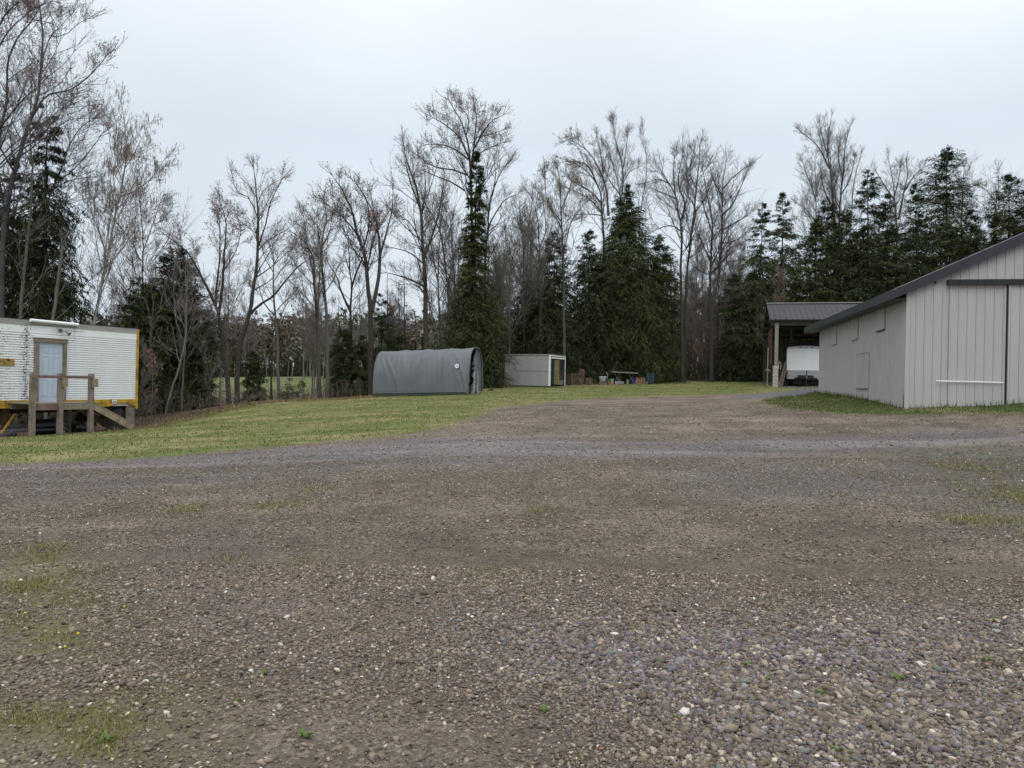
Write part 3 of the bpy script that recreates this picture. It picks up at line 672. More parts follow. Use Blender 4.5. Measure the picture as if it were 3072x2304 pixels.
r_ = N(t, 'ShaderNodeMapRange'); r_.inputs[1].default_value = .655; r_.inputs[2].default_value = .685; t.links.new(val, r_.inputs[0])
mx = N(t, 'ShaderNodeMix', data_type='RGBA'); t.links.new(r_.outputs[0], mx.inputs[0]); t.links.new(prev, mx.inputs[6]); mx.inputs[7].default_value = (.055, .055, .07, 1); t.links.new(mx.outputs[2], bb.inputs['Base Color'])
# corrugated side sheet
prof = []; zlo, zhi = TZ0+.27, TZ1-.40; pitch = .079; n_c = int((zhi-zlo)/pitch); pitch = (zhi-zlo)/n_c
for k in range(n_c):
    for f_, h in ((0, .0), (.34, -.003), (.46, -.040), (.68, -.040), (.80, -.003)): prof.append((h, zlo+(k+f_)*pitch))
prof.append((0, zhi)); prof.append((-.004, zhi+.001)); prof.append((-.004, TZ1-.16))
doorx0, _ = on_box(115, 1100); doorx1, _ = on_box(187, 1100)
fx0, _ = on_box(101, 1100); fx1, _ = on_box(197, 1100)
dzb = on_box(150, 1207)[1]; dzt = on_box(150, 1029)[1]; fzt = on_box(150, 1017)[1]
vs = []; fs = []
xsb = [XS, fx0+.04, fx1-.04, XE-.06]
for h, z_ in prof:
    for x_ in xsb: vs.append((x_, -h, z_))
for i in range(len(prof)-1):
    for j in range(3):
        zm = (prof[i][1]+prof[i+1][1])/2
        if j == 1 and zm < fzt-.03: continue
        fs.append((i*4+j, i*4+j+1, (i+1)*4+j+1, (i+1)*4+j))
MB().add(vs, fs).build('corrugated_side', M_corr, box)
# rest of the body
b = MB(); b.box2((XS, .065, TZ0+.02), (XE, TW, TZ1-.01)); b.build('body', M_white, box)
b = MB(); b.box2((XS-.01, -.012, TZ1-.16), (XE+.0, .03, TZ1+.015)); b.build('top_rail', M_rail, box)
b = MB(); b.box2((XS-.02, -.02, TZ1+.015), (XE+.02, TW+.02, TZ1+.032)); b.build('roof', M_dark, box)
def seg(b, x0, x1, z0, z1, y0, y1): return b.box2((x0, y0, z0), (x1, y1, z1))
b = MB(); seg(b, XS, fx0, TZ0+.01, TZ0+.27, -.022, .03); seg(b, fx1, XE-1.28, TZ0+.01, TZ0+.27, -.022, .03); seg(b, XE-.12, XE-.05, TZ0+.01, TZ0+.27, -.022, .03)
n_ = 12; wc = XE-.62; wr = .64
for k in range(n_):
    xa_ = XE-1.28+(1.16)*k/n_; xb_ = XE-1.28+1.16*(k+1)/n_; xm = (xa_+xb_)/2-wc
    zz_ = TZ0+.01+max(0, .11*(1-(xm/.55)**2)); seg(b, xa_, xb_, zz_, TZ0+.27, -.022, .03)
seg(b, XS, fx0, TZ0+.13, TZ0+.145, -.034, -.022); seg(b, fx1, XE-.05, TZ0+.145, TZ0+.16, -.034, -.022)
b.build('bottom_rail', M_yellow, box)
b = MB(); b.box2((XE-.07, -.03, TZ0-.10), (XE+.02, .06, TZ1-.02), .01); b.build('corner_post', M_yellow, box)
b = MB()
for k in range(10):
    xx_ = XS+.5+k*.62
    if fx0-.2 < xx_ < fx1+.1: continue
    for q in ((0, 0), (.05, 0), (.1, 0), (0, .05), (.1, .05), (.05, .08)): b.box((xx_+q[0], -.0235, TZ0+.045+q[1]), (.016, .006, .016))
b.box((XE-.28, -.0235, TZ0+.07), (.05, .006, .05)); b.box((XE-1.35, -.0235, TZ0+.06), (.05, .006, .03))
b.build('rivet_holes', M_dark, box)['kind'] = 'stuff'
x_, z_ = on_box(342, 1205); b = MB(); b.box((x_, -.026, z_), (.19, .008, .13)); b.build('side_plate', M_white, box)
b = MB(); b.box((x_, -.031, z_), (.13, .003, .05)); b.build('plate_lettering', M_grey, box)
xq, zq = on_box(42, 1087); b = MB(); b.box2((xq-1.3, -.03, zq-.115), (xq, .0, zq+.115)); b.build('yellow_panel', mat('worn_ochre', (.42, .27, .06), (.30, .20, .06), 12, .7, c3=(.06, .045, .02), c3scale=9), box)
# awning roller
xa, za = on_box(86, 962); xb, zb = on_box(229, 975)
b = MB(); b.tube([(xa, -.09, TZ1+.0), (xb, -.09, TZ1-.02)], .055, 12); o = b.build('awning_tube', M_white, box, smooth=True)
b = MB(); b.box2((xa, -.05, TZ1-.12), (xb, -.014, TZ1-.035)); b.build('awning_bracket', M_rail, o)
# floodlight
xa, za = on_box(181, 992); b = MB(); b.box((xa, -.02, za), (.12, .04, .12), bev=.01)
b.tube([(xa-.02, -.03, za+.02), (xa-.12, -.12, za+.06)], .012, 6); b.tube([(xa+.02, -.03, za), (xa+.13, -.12, za-.02)], .012, 6)
for dx_, dz_, a_ in ((-.13, .06, -.4), (.12, -.04, .5)):
    b.tube([(xa+dx_, -.10, za+dz_+.03), (xa+dx_+.04*a_, -.18, za+dz_-.02), (xa+dx_+.09*a_, -.25, za+dz_-.07)], [.03, .05, .075], 12)
b.build('floodlight', M_grey, box, smooth=True)
b = MB()
for k in range(14): b.box((xa+.22+.05*k, -.012, za+.04-.03*math.sin(k*.25)), (.05, .006, .006))
b.build('light_cable', M_dark, box)
# door and frame
b = MB(); b.box2((doorx0, .0, dzb), (doorx1, .025, dzt)); D_ = b.build('door', M_doorblue, box)
dw = doorx1-doorx0; dh = dzt-dzb
def panel(b, x0, x1, z0, z1):
    X0, X1, Z0, Z1 = doorx0+x0*dw, doorx0+x1*dw, dzb+z0*dh, dzb+z1*dh; f_ = .02
    for (a, c_, d_, e_) in ((X0, X1, Z0, Z0+f_), (X0, X1, Z1-f_, Z1)): b.box2((a, -.012, d_), (c_, .0, e_))
    for (a, c_) in ((X0, X0+f_), (X1-f_, X1)): b.box2((a, -.0115, Z0+f_), (c_, .0, Z1-f_))
    b.box2((X0+f_*2.4, -.008, Z0+f_*2.4), (X1-f_*2.4, .0, Z1-f_*2.4))
b = MB()
for (x0, x1) in ((.15, .43), (.57, .85)):
    for (z0, z1) in ((.10, .385), (.47, .78), (.83, .93)): panel(b, x0, x1, z0, z1)
b.build('door_panels', M_doorblue, D_)
b = MB(); b.tube([(doorx1-.07, -.0, dzb+dh*.46), (doorx1-.07, -.05, dzb+dh*.46)], [.02, .03], 10); b.build('door_knob', M_grey, D_)
b = MB(); b.box2((fx0, -.06, TZ0-.02), (doorx0-.004, .02, fzt)); b.box2((doorx1+.004, -.06, TZ0-.02), (fx1, .02, fzt)); b.box2((fx0-.02, -.072, fzt-.13), (fx1+.02, .018, fzt+.02)); b.build('door_frame', M_wood, box)
b = MB(); b.box2((fx0-.05, -.09, fzt+.022), (fx1+.02, -.02, fzt+.075)); b.build('drip_cap', M_white, box)
# running gear
gz = lambda x_, y_: g1(*(TO+TD*x_+np.array((-TD[1], TD[0]))*y_))
for yy_ in (.30, TW-.30):
    gw = gz(wc, yy_); wl = empty('wheel', (wc, yy_, gw+.42), None, None); wl.parent = box
    for kk in wl.keys(): del wl[kk]
    b = MB(); b.lathe((0, 0, 0), [(.24, -.13), (.36, -.135), (.415, -.10), (.425, 0), (.415, .10), (.36, .135), (.24, .13)], 30, 'Y'); b.build('tyre', M_rubber, wl, smooth=True)
    b = MB(); b.lathe((0, 0, 0), [(.26, -.10), (.24, -.10), (.20, -.02), (.10, -.02), (.09, -.08), (.02, -.08), (.02, .08), (.2, .1), (.26, .10)], 24, 'Y'); b.build('rim', M_dark, wl, smooth=True)
b = MB(); b.box2((XS, .35, TZ0-.18), (XE-.1, .5, TZ0+.015)).box2((XS, TW-.5, TZ0-.18), (XE-.1, TW-.35, TZ0+.015)); b.tube([(wc, .1, gz(wc, .3)+.47), (wc, TW-.1, gz(wc, .3)+.47)], .06, 8)
for k in range(12): b.box2((XS+.2+k*.8, .04, TZ0-.08), (XS+.3+k*.8, TW-.04, TZ0+.01))
b.build('chassis', M_dark, box)
b = MB(); b.box2((XE-.42, .05, gz(XE-.3, .1)+.05), (XE-.06, .09, TZ0+.0)); b.build('rear_board', M_wood, box)
xl = on_box(20, 1255)[0]
b = MB()
b.box2((xl, .22, gz(xl, .3)), (xl+.16, .38, TZ0)); b.box2((xl-.03, .2, TZ0-.45), (xl+.2, .40, TZ0-.02)); b.build('landing_leg', M_rust, box)
b = MB(); b.box2((xl, TW-.38, gz(xl, TW-.3)), (xl+.16, TW-.22, TZ0)); b.build('landing_leg', M_rust, box)
b = MB(); b.bar((xl-.28, -.02, TZ0-.95), (xl+.28, .05, TZ0-.2), .05, .05); b.bar((xl+.28, .05, TZ0-.3), (xl+.55, .1, TZ0-.15), .03, .03); b.build('yellow_brace', M_yellow, box)

# things lying under it
def under(name, label, cat, x0, x1, y_, r, m, dz=0., tilt=0., group=None):
    p0 = TO+TD*x0+np.array((-TD[1], TD[0]))*y_; p1 = TO+TD*x1+np.array((-TD[1], TD[0]))*(y_+tilt)
    a_ = (p0[0], p0[1], g1(*p0)+r+dz); c_ = (p1[0], p1[1], g1(*p1)+r+dz)
    V, F = tube_np(np.array([a_, c_]), np.array([r, r]), 14); V2, F2 = tube_np(np.array([a_, c_]), np.array([r*.86]*2), 14)
    o = mesh_np(name, np.concatenate([V, V2]), [F, F2[:, ::-1]+len(V), np.stack([np.arange(14), (np.arange(14)+1) % 14, (np.arange(14)+1) % 14+28, np.arange(14)+28], 1)[:, ::-1], np.stack([np.arange(14)+14, (np.arange(14)+1) % 14+14, (np.arange(14)+1) % 14+42, np.arange(14)+42], 1)], m, smooth=False)
    tag(o, label, cat, group)
M_pipe = mat('grey_pipe', (.20, .205, .22), (.15, .155, .165), 3, .6)
under('pipe', 'longest grey pipe lying under the trailer behind the platform posts', 'pipe', -1.5, 2.6, .35, .075, M_pipe, .28, group='grey pipes stored under the trailer')
under('pipe', 'grey pipe lying lowest under the trailer at the frame edge', 'pipe', -1.6, .55, .02, .07, M_pipe, .02, group='grey pipes stored under the trailer')
under('pipe', 'thin grey pipe lying between the other two under the trailer', 'pipe', -1., 2.4, .15, .045, M_pipe, .14, -.05, group='grey pipes stored under the trailer')
under('drum', 'black drum lying on its side under the trailer door', 'drum', 1.7, 2.5, .8, .29, M_rubber)
p0 = TO+TD*3.1+np.array((-TD[1], TD[0]))*.35; b = MB(); V = []
for i in range(7):
    for j in range(5): V.append((i*.11, j*.09, .16+.09*math.sin(i*.9+j*1.3)+.03*random.random()))
b.add(V, [(i*5+j, i*5+j+1, (i+1)*5+j+1, (i+1)*5+j) for i in range(6) for j in range(4)]); b.add([(x_, y_, z_-.05) for x_, y_, z_ in V], [(i*5+j, (i+1)*5+j, (i+1)*5+j+1, i*5+j+1) for i in range(6) for j in range(4)])
b.box((.3, .2, .06), (.5, .3, .12)); o = b.build('tarpaulin', M_pipe); o.location = (p0[0]-.3, p0[1], g1(*p0)+.18); tag(o, 'crumpled grey plastic sheet heaped under the trailer beside the ramp', 'plastic sheet')
b = MB(); b.box((0, 0, .15), (.5, .35, .3), bev=.03); b.box((0, 0, .33), (.4, .25, .1), bev=.02); o = b.build('crate', M_dark); p0 = TO+TD*3.2+np.array((-TD[1], TD[0]))*.9; o.location = (p0[0], p0[1], g1(*p0)); tag(o, 'dark plastic crate in the shade under the trailer', 'crate')

# wooden platform with ramp; local frame as the trailer, in front of it (-y)
plat = empty('wooden_platform', (TO[0], TO[1], 0), 'weathered wooden landing with railing and sloping plank steps at the trailer door', 'platform', rz=TA)
ND = np.array((-TD[1], TD[0]))
def on_off(px, off):   # photo column -> x along the trailer on the plane `off` metres in front of it
    u = (px-1536)/FPX; B_ = TO-ND*off; dx_ = u*cr+.0*sr
    for _ in range(3):
        t_ = (B_[0]-dx_*B_[1])/(dx_*TD[1]-TD[0])
    return t_
OFF = 1.25
px_ = [on_off(97, OFF), on_off(178, OFF), on_off(272, OFF)]
def zat(px, py, off):
    u = (px-1536)/FPX; v = (1152-py)/FPX; dx_ = u*cr-v*sr; B_ = TO-ND*off
    t_ = (B_[0]-dx_*B_[1])/(dx_*TD[1]-TD[0]); Y = B_[1]+TD[1]*t_
    return CAMZ+Y*(u*sr+v*cr)
ztop = zat(182, 1120, OFF); zrail = zat(182, 1131, OFF); zdeck = zat(182, 1212, OFF)
px_ = []
for c_ in (97, 180, 272):
    u = (c_-1536)/FPX; v = (1152-1215)/FPX; dx_ = u*cr-v*sr; B_ = TO-ND*OFF; px_.append((B_[0]-dx_*B_[1])/(dx_*TD[1]-TD[0]))
for k, x_ in enumerate(px_):
    g = gz(x_, -OFF); b = MB(); b.box2((x_-.075, -OFF-.075, g-.1), (x_+.075, -OFF+.075, ztop), .008); pst = b.build('post', M_wood, plat)
    if k: b = MB(); b.box2((x_-.02, -OFF-.15, zrail-.33), (x_+.16, -OFF-.078, zrail-.04)); b.build('rail_block', M_woodlt, pst)
for x_ in (px_[2],):
    b = MB(); b.box2((x_-.045, -.2, gz(x_, -.15)-.1), (x_+.045, -.11, zdeck)); b.build('post', M_wood, plat)
b = MB(); b.box2((px_[0]-.13, -OFF-.115, zrail-.045), (px_[2]-.01, -OFF-.077, zrail+.045)); b.build('rail', M_woodred, plat)
b = MB(); b.box2((px_[0]+.077, -OFF-.04, zdeck-.19), (px_[1]-.077, -OFF, zdeck)); b.build('rim_board', M_woodred, plat)
b = MB(); b.box2((px_[1]+.077, -OFF-.04, zdeck-.19), (px_[2]-.077, -OFF, zdeck)); b.build('rim_board', M_wood, plat)
b = MB(); yy_ = -OFF+.01
while yy_ < -.1: b.box2((px_[0]-.02, yy_, zdeck), (px_[2]+.02, yy_+.135, zdeck+.032)); yy_ += .142
b.build('deck_boards', M_wood, plat)
b = MB(); b.box2((px_[0]+.04, -.1, zdeck-.19), (px_[2]-.04, -.062, zdeck-.002)); b.build('joist', M_wood, plat)
xr = None
u = (398-1536)/FPX; v = (1152-1270)/FPX; dx_ = u*cr-v*sr; B_ = TO-ND*OFF; xr = (B_[0]-dx_*B_[1])/(dx_*TD[1]-TD[0])
for yy_ in (-OFF-.02, -OFF+.95):
    b = MB(); b.bar((px_[2]+.08, yy_, zdeck-.08), (xr, yy_, gz(xr, yy_)+.04), .045, .22, up=(0, 0, 1)); b.build('ramp_stringer', M_woodlt if yy_ < -1 else M_wood, plat)
zr0 = zdeck+.02; zr1 = gz(xr, -OFF)+.17; n_ = 12; b = MB()
for k in range(n_):
    f_ = (k+.5)/n_; L_ = math.hypot(xr-px_[2], zr0-zr1); a_ = math.atan2(zr0-zr1, xr-px_[2])
    M_ = Matrix.Rotation(a_, 3, 'Y'); b.box((px_[2]+.08+(xr-px_[2]-.08)*f_, -OFF+.46, zr0+(zr1-zr0)*f_+.02), (L_/n_*.92, 1.02, .035), M_)
b.build('ramp_treads', M_wood, plat)

# ------------------------------------------------------------------ grey fabric shelter
SO = np.array((-2.19, 38.0)); SD = np.array((-.98, .20)); SD /= np.linalg.norm(SD); SW = np.array((.61, 3.0)); SWl = np.linalg.norm(SW); SW = SW/SWl
SL = 4.97
sh = empty('fabric_shelter', (SO[0], SO[1], 0), 'grey round-topped fabric shelter open at its right end, on the lawn before the trees', 'shelter')
SZ = P(1403, 1186, 38)[2]; SH = 2.42
def arch(a):   # a in 0..1 from near foot over the top to the far foot -> (w, h)
    th = math.pi*a; ww = SWl/2*(1-math.copysign(abs(math.cos(th))**.72, math.cos(th))); hh = SH*(math.sin(th)**.66)
    return ww, hh
def s3(l, w_, h):
    gg = g1(*(SO+SD*l+SW*w_)) if h < .4 else SZ
    return np.array((*(SD*l+SW*w_), h*(1-.012*l)+SZ-.02*l+(min(gg, SZ)-SZ)*max(0, 1-h/.4)*.6))
nl, na = 90, 96; V = []
amp = rng.normal(0, 1, 8)
def fold(l, a):
    s_ = 0
    for (l0, k, w_, am, a0, a1) in ((.55, 1.6, .07, .035, .03, .33), (2.5, -1.5, .06, .05, .02, .36), (2.85, -1.1, .05, .035, .05, .32), (2.2, -1.9, .05, .03, .1, .36), (3.4, .9, .09, .02, .04, .3), (4.2, 2.1, .07, .04, .02, .3), (4.5, 1.2, .05, .025, .05, .4), (1.3, .3, .08, .018, .02, .4), (1.0, 2.4, .06, .02, .02, .2), (3.0, -2.2, .06, .025, .18, .42)):
        if a < a0-.05 or a > a1+.08: continue
        q = (l-l0-k*(a-.2)*1.5)/w_; f_ = min(1, max(0, (a-a0)/.06+.5))*min(1, max(0, (a1-a)/.10+.5)); s_ += am*f_*math.exp(-q*q)
    for lr in (1.24, 2.49, 3.72): s_ += .018*math.exp(-((l-lr)/.05)**2)*(1 if a > .06 else .3)
    s_ -= .035*math.sin(math.pi*((l/1.243) % 1))*(.6+.4*math.sin(math.pi*a))
    s_ += .006*math.sin(l*9+a*11)+.004*math.sin(l*23-a*17)
    return s_
cx_, ch_ = SWl/2, SH*.35
for i in range(nl+1):
    l = SL*i/nl
    for j in range(na+1):
        a = j/na; ww, hh = arch(a); k = fold(l, a if a < .5 else 1-a)
        dx_, dh_ = ww-cx_, hh-ch_; dn = math.hypot(dx_, dh_)+1e-6; ww += dx_/dn*k; hh += dh_/dn*k*(1 if hh > .1 else 0)
        if .145 < hh < .20: ww += (.03 if ww > cx_ else -.03)
        V.append(s3(l, ww, max(hh, -.02)))
F = [(i*(na+1)+j, (i+1)*(na+1)+j, (i+1)*(na+1)+j+1, i*(na+1)+j+1) for i in range(nl) for j in range(na)]
cv = MB().add(V, F).build('cover', M_tarp, sh, smooth=True)
md = cv.modifiers.new('thick', 'SOLIDIFY'); md.thickness = .012; md.offset = -1
# hem ropes, end trim
rimv = [s3(-.012, *arch(a)) for a in np.linspace(0, 1, 60)]; MB().tube(rimv, .035, 8).build('end_trim', M_tarp, sh, smooth=True)
hem = [s3(l, arch(.035)[0]-.05, .17) for l in np.linspace(0, SL, 50)]; MB().tube(hem, .022, 6).build('skirt_rope', M_tarp, sh, smooth=True)
# back end panel
vs = [s3(SL, SWl/2, .0)]+[s3(SL, *arch(a)) for a in np.linspace(0, 1, 40)]; MB().add(vs, [(0, i, i+1) for i in range(1, 40)]).build('back_panel', M_tarpin, sh)
# open end: tied-back flaps and frame
b = MB()
for lw in (.35, 1.45, 2.6, 3.7):
    b.tube([s3(lw, arch(a)[0]*.97+.04, arch(a)[1]*.965) for a in np.linspace(.0, 1, 30)], .03, 6)
b.tube([s3(.1, .3, 1.1), s3(SL-.1, .3, 1.1)], .022, 6); b.tube([s3(.1, SWl-.3, 1.1), s3(SL-.1, SWl-.3, 1.1)], .022, 6); b.build('frame', M_grey, sh)
def flap(name, a0, a1, inner, n=16):
    V = []
    for i in range(n+1):
        a = a0+(a1-a0)*i/n; w0, h0 = arch(a)
        for j in range(7):
            f_ = j/6; w1 = w0+(inner[0]-w0)*f_; h1 = h0*(1-.35*f_*(1 if h0 > .5 else 0)); V.append(s3(.03+.10*math.sin(i*1.5+j*.9)*f_+.05*f_, w1, max(0, h1)))
    o = MB().add(V, [(i*7+j, i*7+j+1, (i+1)*7+j+1, (i+1)*7+j) for i in range(n) for j in range(6)]).build(name, M_tarp, sh, smooth=True)
    m_ = o.modifiers.new('t', 'SOLIDIFY'); m_.thickness = .01
flap('end_flap', .0, .40, (.55, 0)); flap('end_flap', 1.0, .52, (SWl-1.75, 0))
# round emblem on the side
c_l = None
for a in np.linspace(.15, .35, 80):
    l = .42; w_, h = arch(a)
    if h > (1186-1101)/FPX*38: break
cpt = np.array((*(SD*.585+SW*(w_-.06)), SZ+h-.0)); Nn = np.array((*(-SW), .22)); Nn /= np.linalg.norm(Nn); Ut = np.array((*SD, 0)); Vt = np.cross(Nn, Ut); Vt *= np.sign(Vt[2])
def disc(r0, r1, off, n=28):
    vs = [cpt+Nn*off+Ut*r*math.cos(t_)+Vt*r*math.sin(t_) for r in (r0, r1) for t_ in np.linspace(0, 2*math.pi, n, endpoint=False)]
    return vs, [(i, (i+1) % n, n+(i+1) % n, n+i) for i in range(n)]
b = MB(); b.add(*disc(.0005, .105, .02)); b.add(*disc(.105, .106, .02)); em = b.build('round_emblem', M_white, sh)
b = MB()
for (p_, q_) in (((-.062, .055), (-.01, .01)), ((-.01, .01), (-.05, -.052)), ((.062, .055), (.012, .005)), ((.012, .005), (.055, -.055)), ((-.07, .0), (-.035, -.01)), ((.07, 0), (.04, -.01))):
    b.bar(cpt+Nn*.024+Ut*p_[0]+Vt*p_[1], cpt+Nn*.024+Ut*q_[0]+Vt*q_[1], .022, .004, up=Nn)
b.build('emblem_strokes', M_tarp, em)
# things in the open end
def at_s(l, w_): return (*(SO+SD*l+SW*w_), g1(*(SO+SD*l+SW*w_)))
b = MB(); b.bar((-.1, 0, .02), (.06, .12, 1.15), .045, .03); b.bar((.22, 0, .02), (.38, .12, 1.15), .045, .03)
for k in range(5): b.bar((-.07+k*.03, .02+.02*k, .18+.22*k), (.25+k*.03, .02+.02*k, .18+.22*k), .03, .03)
b.bar((-.14, -.16, .03), (.26, -.16, .03), .25, .015); b.tube([(-.16, .06, .1), (-.10, .06, .1)], .1, 12); b.tube([(.32, .06, .1), (.26, .06, .1)], .1, 12)
o = b.build('hand_truck', M_grey); o.location = at_s(-.30, .35); o.rotation_euler[2] = 1.0; tag(o, 'silver metal hand truck leaning at the open end of the grey shelter', 'hand truck')
b = MB(); b.box((0, 0, .18), (1.2, .35, .10), bev=.03); b.box((0, 0, .3), (.3, .3, .12), bev=.02); b.box((.45, 0, .07), (.08, .3, .14)).box((-.45, 0, .07), (.08, .3, .14)); o = b.build('workbench', M_grey); o.location = at_s(.1, 1.7); o.rotation_euler[2] = 1.3; tag(o, 'low grey metal bench just inside the open end of the shelter', 'bench')
b = MB(); b.box((0, 0, .45), (.9, 1.2, .9), bev=.06); b.box((0, 0, .98), (.5, .8, .16), bev=.05); o = b.build('machine', M_tarpin); o.location = at_s(1.5, 1.6); tag(o, 'covered dark machine standing inside the grey shelter', 'machine')
b = MB(); b.tube([(0, 0, 0), (.05, 0, .6), (.02, 0, 1.05)], .03, 8); b.box((.02, 0, 1.08), (.26, .12, .10), bev=.02); b.box((-.02, 0, .03), (.3, .3, .06)); o = b.build('stand', M_dark); o.location = (*(SO+SD*-.45+SW*3.25), g1(*(SO+SD*-.45+SW*3.25))); tag(o, 'small dark stand just right of the grey shelter', 'stand')

# ------------------------------------------------------------------ aluminium box
AO = np.array(P(1649, 1160, 48)[:2]); AE = np.array((1.1, 2.2)); AEl = 2.46; AE = AE/np.linalg.norm(AE); AL = np.array((-AE[1], AE[0]))   # end direction (right, away), long direction (left, away)
AZ = P(1649, 1159.5, 48)[2]; AH = 1.97
al = empty('cargo_box', (AO[0], AO[1], AZ), 'silver aluminium cargo box with wooden end door, on the grass left of the big hemlock', 'cargo box', rz=math.atan2(AE[1], AE[0]))
# local x = along end, y = along long side
LL = 3.25
b = MB(); b.box2((.03, .03, .0), (AEl-.03, LL-.03, AH-.03)); b.build('core', M_dark, al)
b = MB(); b.box2((0, .06, .05), (.028, LL-.06, AH-.06)); b.build('side_panel', M_alu, al)
b = MB(); b.box2((-.008, .06, .95), (.0, 2.2, .975)); b.box2((-.006, .3, .93), (0, 2.9, .938)); b.build('side_seam', M_grey, al)
b = MB()
for (x_, y_) in ((-.014, -.014), (AEl-.09, -.014)): b.box2((x_, y_, .03), (x_+.10, y_+.10, AH-.03))
b.box2((-.012, -.012, AH-.07), (AEl+.01, .06, AH-.0)); b.build('corner_trim', M_white, al)
b = MB(); b.box2((-.013, .06, AH-.05), (.05, LL, AH)); b.build('side_rail', M_grey, al); b = MB(); b.box2((-.013, .09, .015), (.04, LL-.03, .045)); b.build('side_rail', M_grey, al)
b = MB(); b.box2((-.03, -.03, AH+.001), (AEl+.03, LL+.03, AH+.05)); b.build('roof', M_rail, al)
b = MB(); b.box2((.18, -.012, .08), (AEl-.12, .03, AH-.08)); b.build('end_frame', M_dark, al)
b = MB(); b.box2((.16, -.05, AH-.22), (AEl-.2, -.014, AH-.14)); b.tube([(.2, -.06, AH-.18), (AEl-.25, -.06, AH-.18)], .03, 8); b.build('door_track', M_white, al)
b = MB(); b.box2((.62, -.04, .14), (1.42, -.013, AH-.27)); w_ = b.build('end_door', mat('olive_plywood', (.25, .20, .085), (.17, .14, .06), 5, .8, stretch=(1, 1, .4), c3=(.09, .075, .04), c3scale=4), al)
b = MB(); b.box2((.64, -.05, .5), (1.40, -.041, .58)).box2((.64, -.05, 1.1), (1.40, -.041, 1.16)).box2((1.0, -.05, .15), (1.03, -.041, AH-.28)); b.build('door_battens', M_woodlt, w_)
b = MB(); b.box2((1.46, -.03, .45), (1.95, -.013, AH-.25)); b.build('dark_pane', M_glass, al)
b = MB(); b.box2((.22, -.03, .15), (.5, -.013, AH-.27)); b.build('end_panel', M_teal, al)
b = MB(); b.box2((1.46, -.035, .13), (2.05, -.013, .43)); b.build('lower_board', M_wood, al)
b = MB(); b.box2((.1, .05, -.16), (.25, LL-.1, -.002)).box2((AEl-.25, .05, -.16), (AEl-.1, LL-.1, -.002)); b.box2((.15, -.25, -.12), (AEl-.1, -.06, -.07)); b.build('skid', M_rubber, al)

# ------------------------------------------------------------------ pole shed with cargo trailer
shed = empty('pole_shed', (0, 0, 0), 'open-fronted pole shed with dark ribbed metal roof, half behind the barn', 'shed')
Y0 = 46.0; a_l = P(2308, 959, Y0); gz0 = P(2330, 1161, Y0)[2]; ze = a_l[2]; X0 = a_l[0]; X1 = X0+11.5; YR = Y0+3.6; zr_ = P(2308, 913, YR)[2]; YB = Y0+9
b = MB(); prof = []
x_ = X0
while x_ < X1: prof += [(x_, 0), (x_+.03, .025), (x_+.08, .025), (x_+.11, 0)]; x_ += .3048
vs = []
for x_, h in prof: vs += [(x_, Y0-.3, ze+h), (x_, YR, zr_+h), (x_, YB, ze+h-.6)]
b.add(vs, [(3*i, 3*i+3, 3*i+4, 3*i+1) for i in range(len(prof)-1)]+[(3*i+1, 3*i+4, 3*i+5, 3*i+2) for i in range(len(prof)-1)]); b.build('roof', M_roof, shed)
b = MB(); b.box2((X0-.02, YR-.12, zr_+.02), (X1, YR+.12, zr_+.07)); b.build('ridge_cap', M_rail, shed)
b = MB(); b.box2((X0-.02, Y0-.32, ze-.06), (X1, Y0-.29, ze+.0)); b.build('eave_trim', M_fascia, shed)
b = MB()
for k in range(7):
    f_ = k/6; yy_ = Y0-.1+(YR-Y0)*f_; b.box2((X0+.05, yy_, ze+(zr_-ze)*f_-.2), (X1, yy_+.05, ze+(zr_-ze)*f_-.06))
for k in range(6):
    f_ = k/5; yy_ = YR+.3+(YB-YR-.4)*f_; b.box2((X0+.05, yy_, zr_-(zr_-ze+.6)*f_-.25), (X1, yy_+.05, zr_-(zr_-ze+.6)*f_-.08))
b.build('purlins', M_shedin, shed)
b = MB(); b.box2((X0+.1, Y0-.05, ze-.35), (X1, Y0+.05, ze-.08)); b.build('header_beam', M_shedin, shed)
def shed_post(px, Yp, pyb, pyt, m, w_=.16):
    g = P(px, pyb, Yp); b = MB(); b.box2((g[0]-w_/2, Yp-w_/2, g[2]), (g[0]+w_/2, Yp+w_/2, ze-.08)); return b.build('post', m, shed), g
M_postw = mat('greenish_post', (.26, .26, .19), (.18, .18, .13), 4, .9, stretch=(1, 1, .3))
pst, g = shed_post(2327, Y0, 1096, 0, M_postw, .2)
def pier(px, Yp, pyt, pyb, w_, par):
    g0 = P(px, pyb, Yp); g1_ = P(px, pyt, Yp); n_ = 6; hh = (g1_[2]-g0[2]+.1)/n_; b = MB()
    for k in range(n_): b.box((g0[0], Yp, g0[2]-.1+hh*(k+.5)), (w_-(.0 if k % 2 else .015), w_, hh-.012), bev=.008)
    b.build('block_pier', M_block, par)
pier(2324.5, Y0, 1097, 1158, .31, shed)
pst2, g = shed_post(2310, Y0+4.5, 1105, 0, M_shedin, .15); pier(2310, Y0+4.5, 1105, 1150, .3, shed)
shed_post(2352, Y0+8.6, 1152, 0, M_shedin)
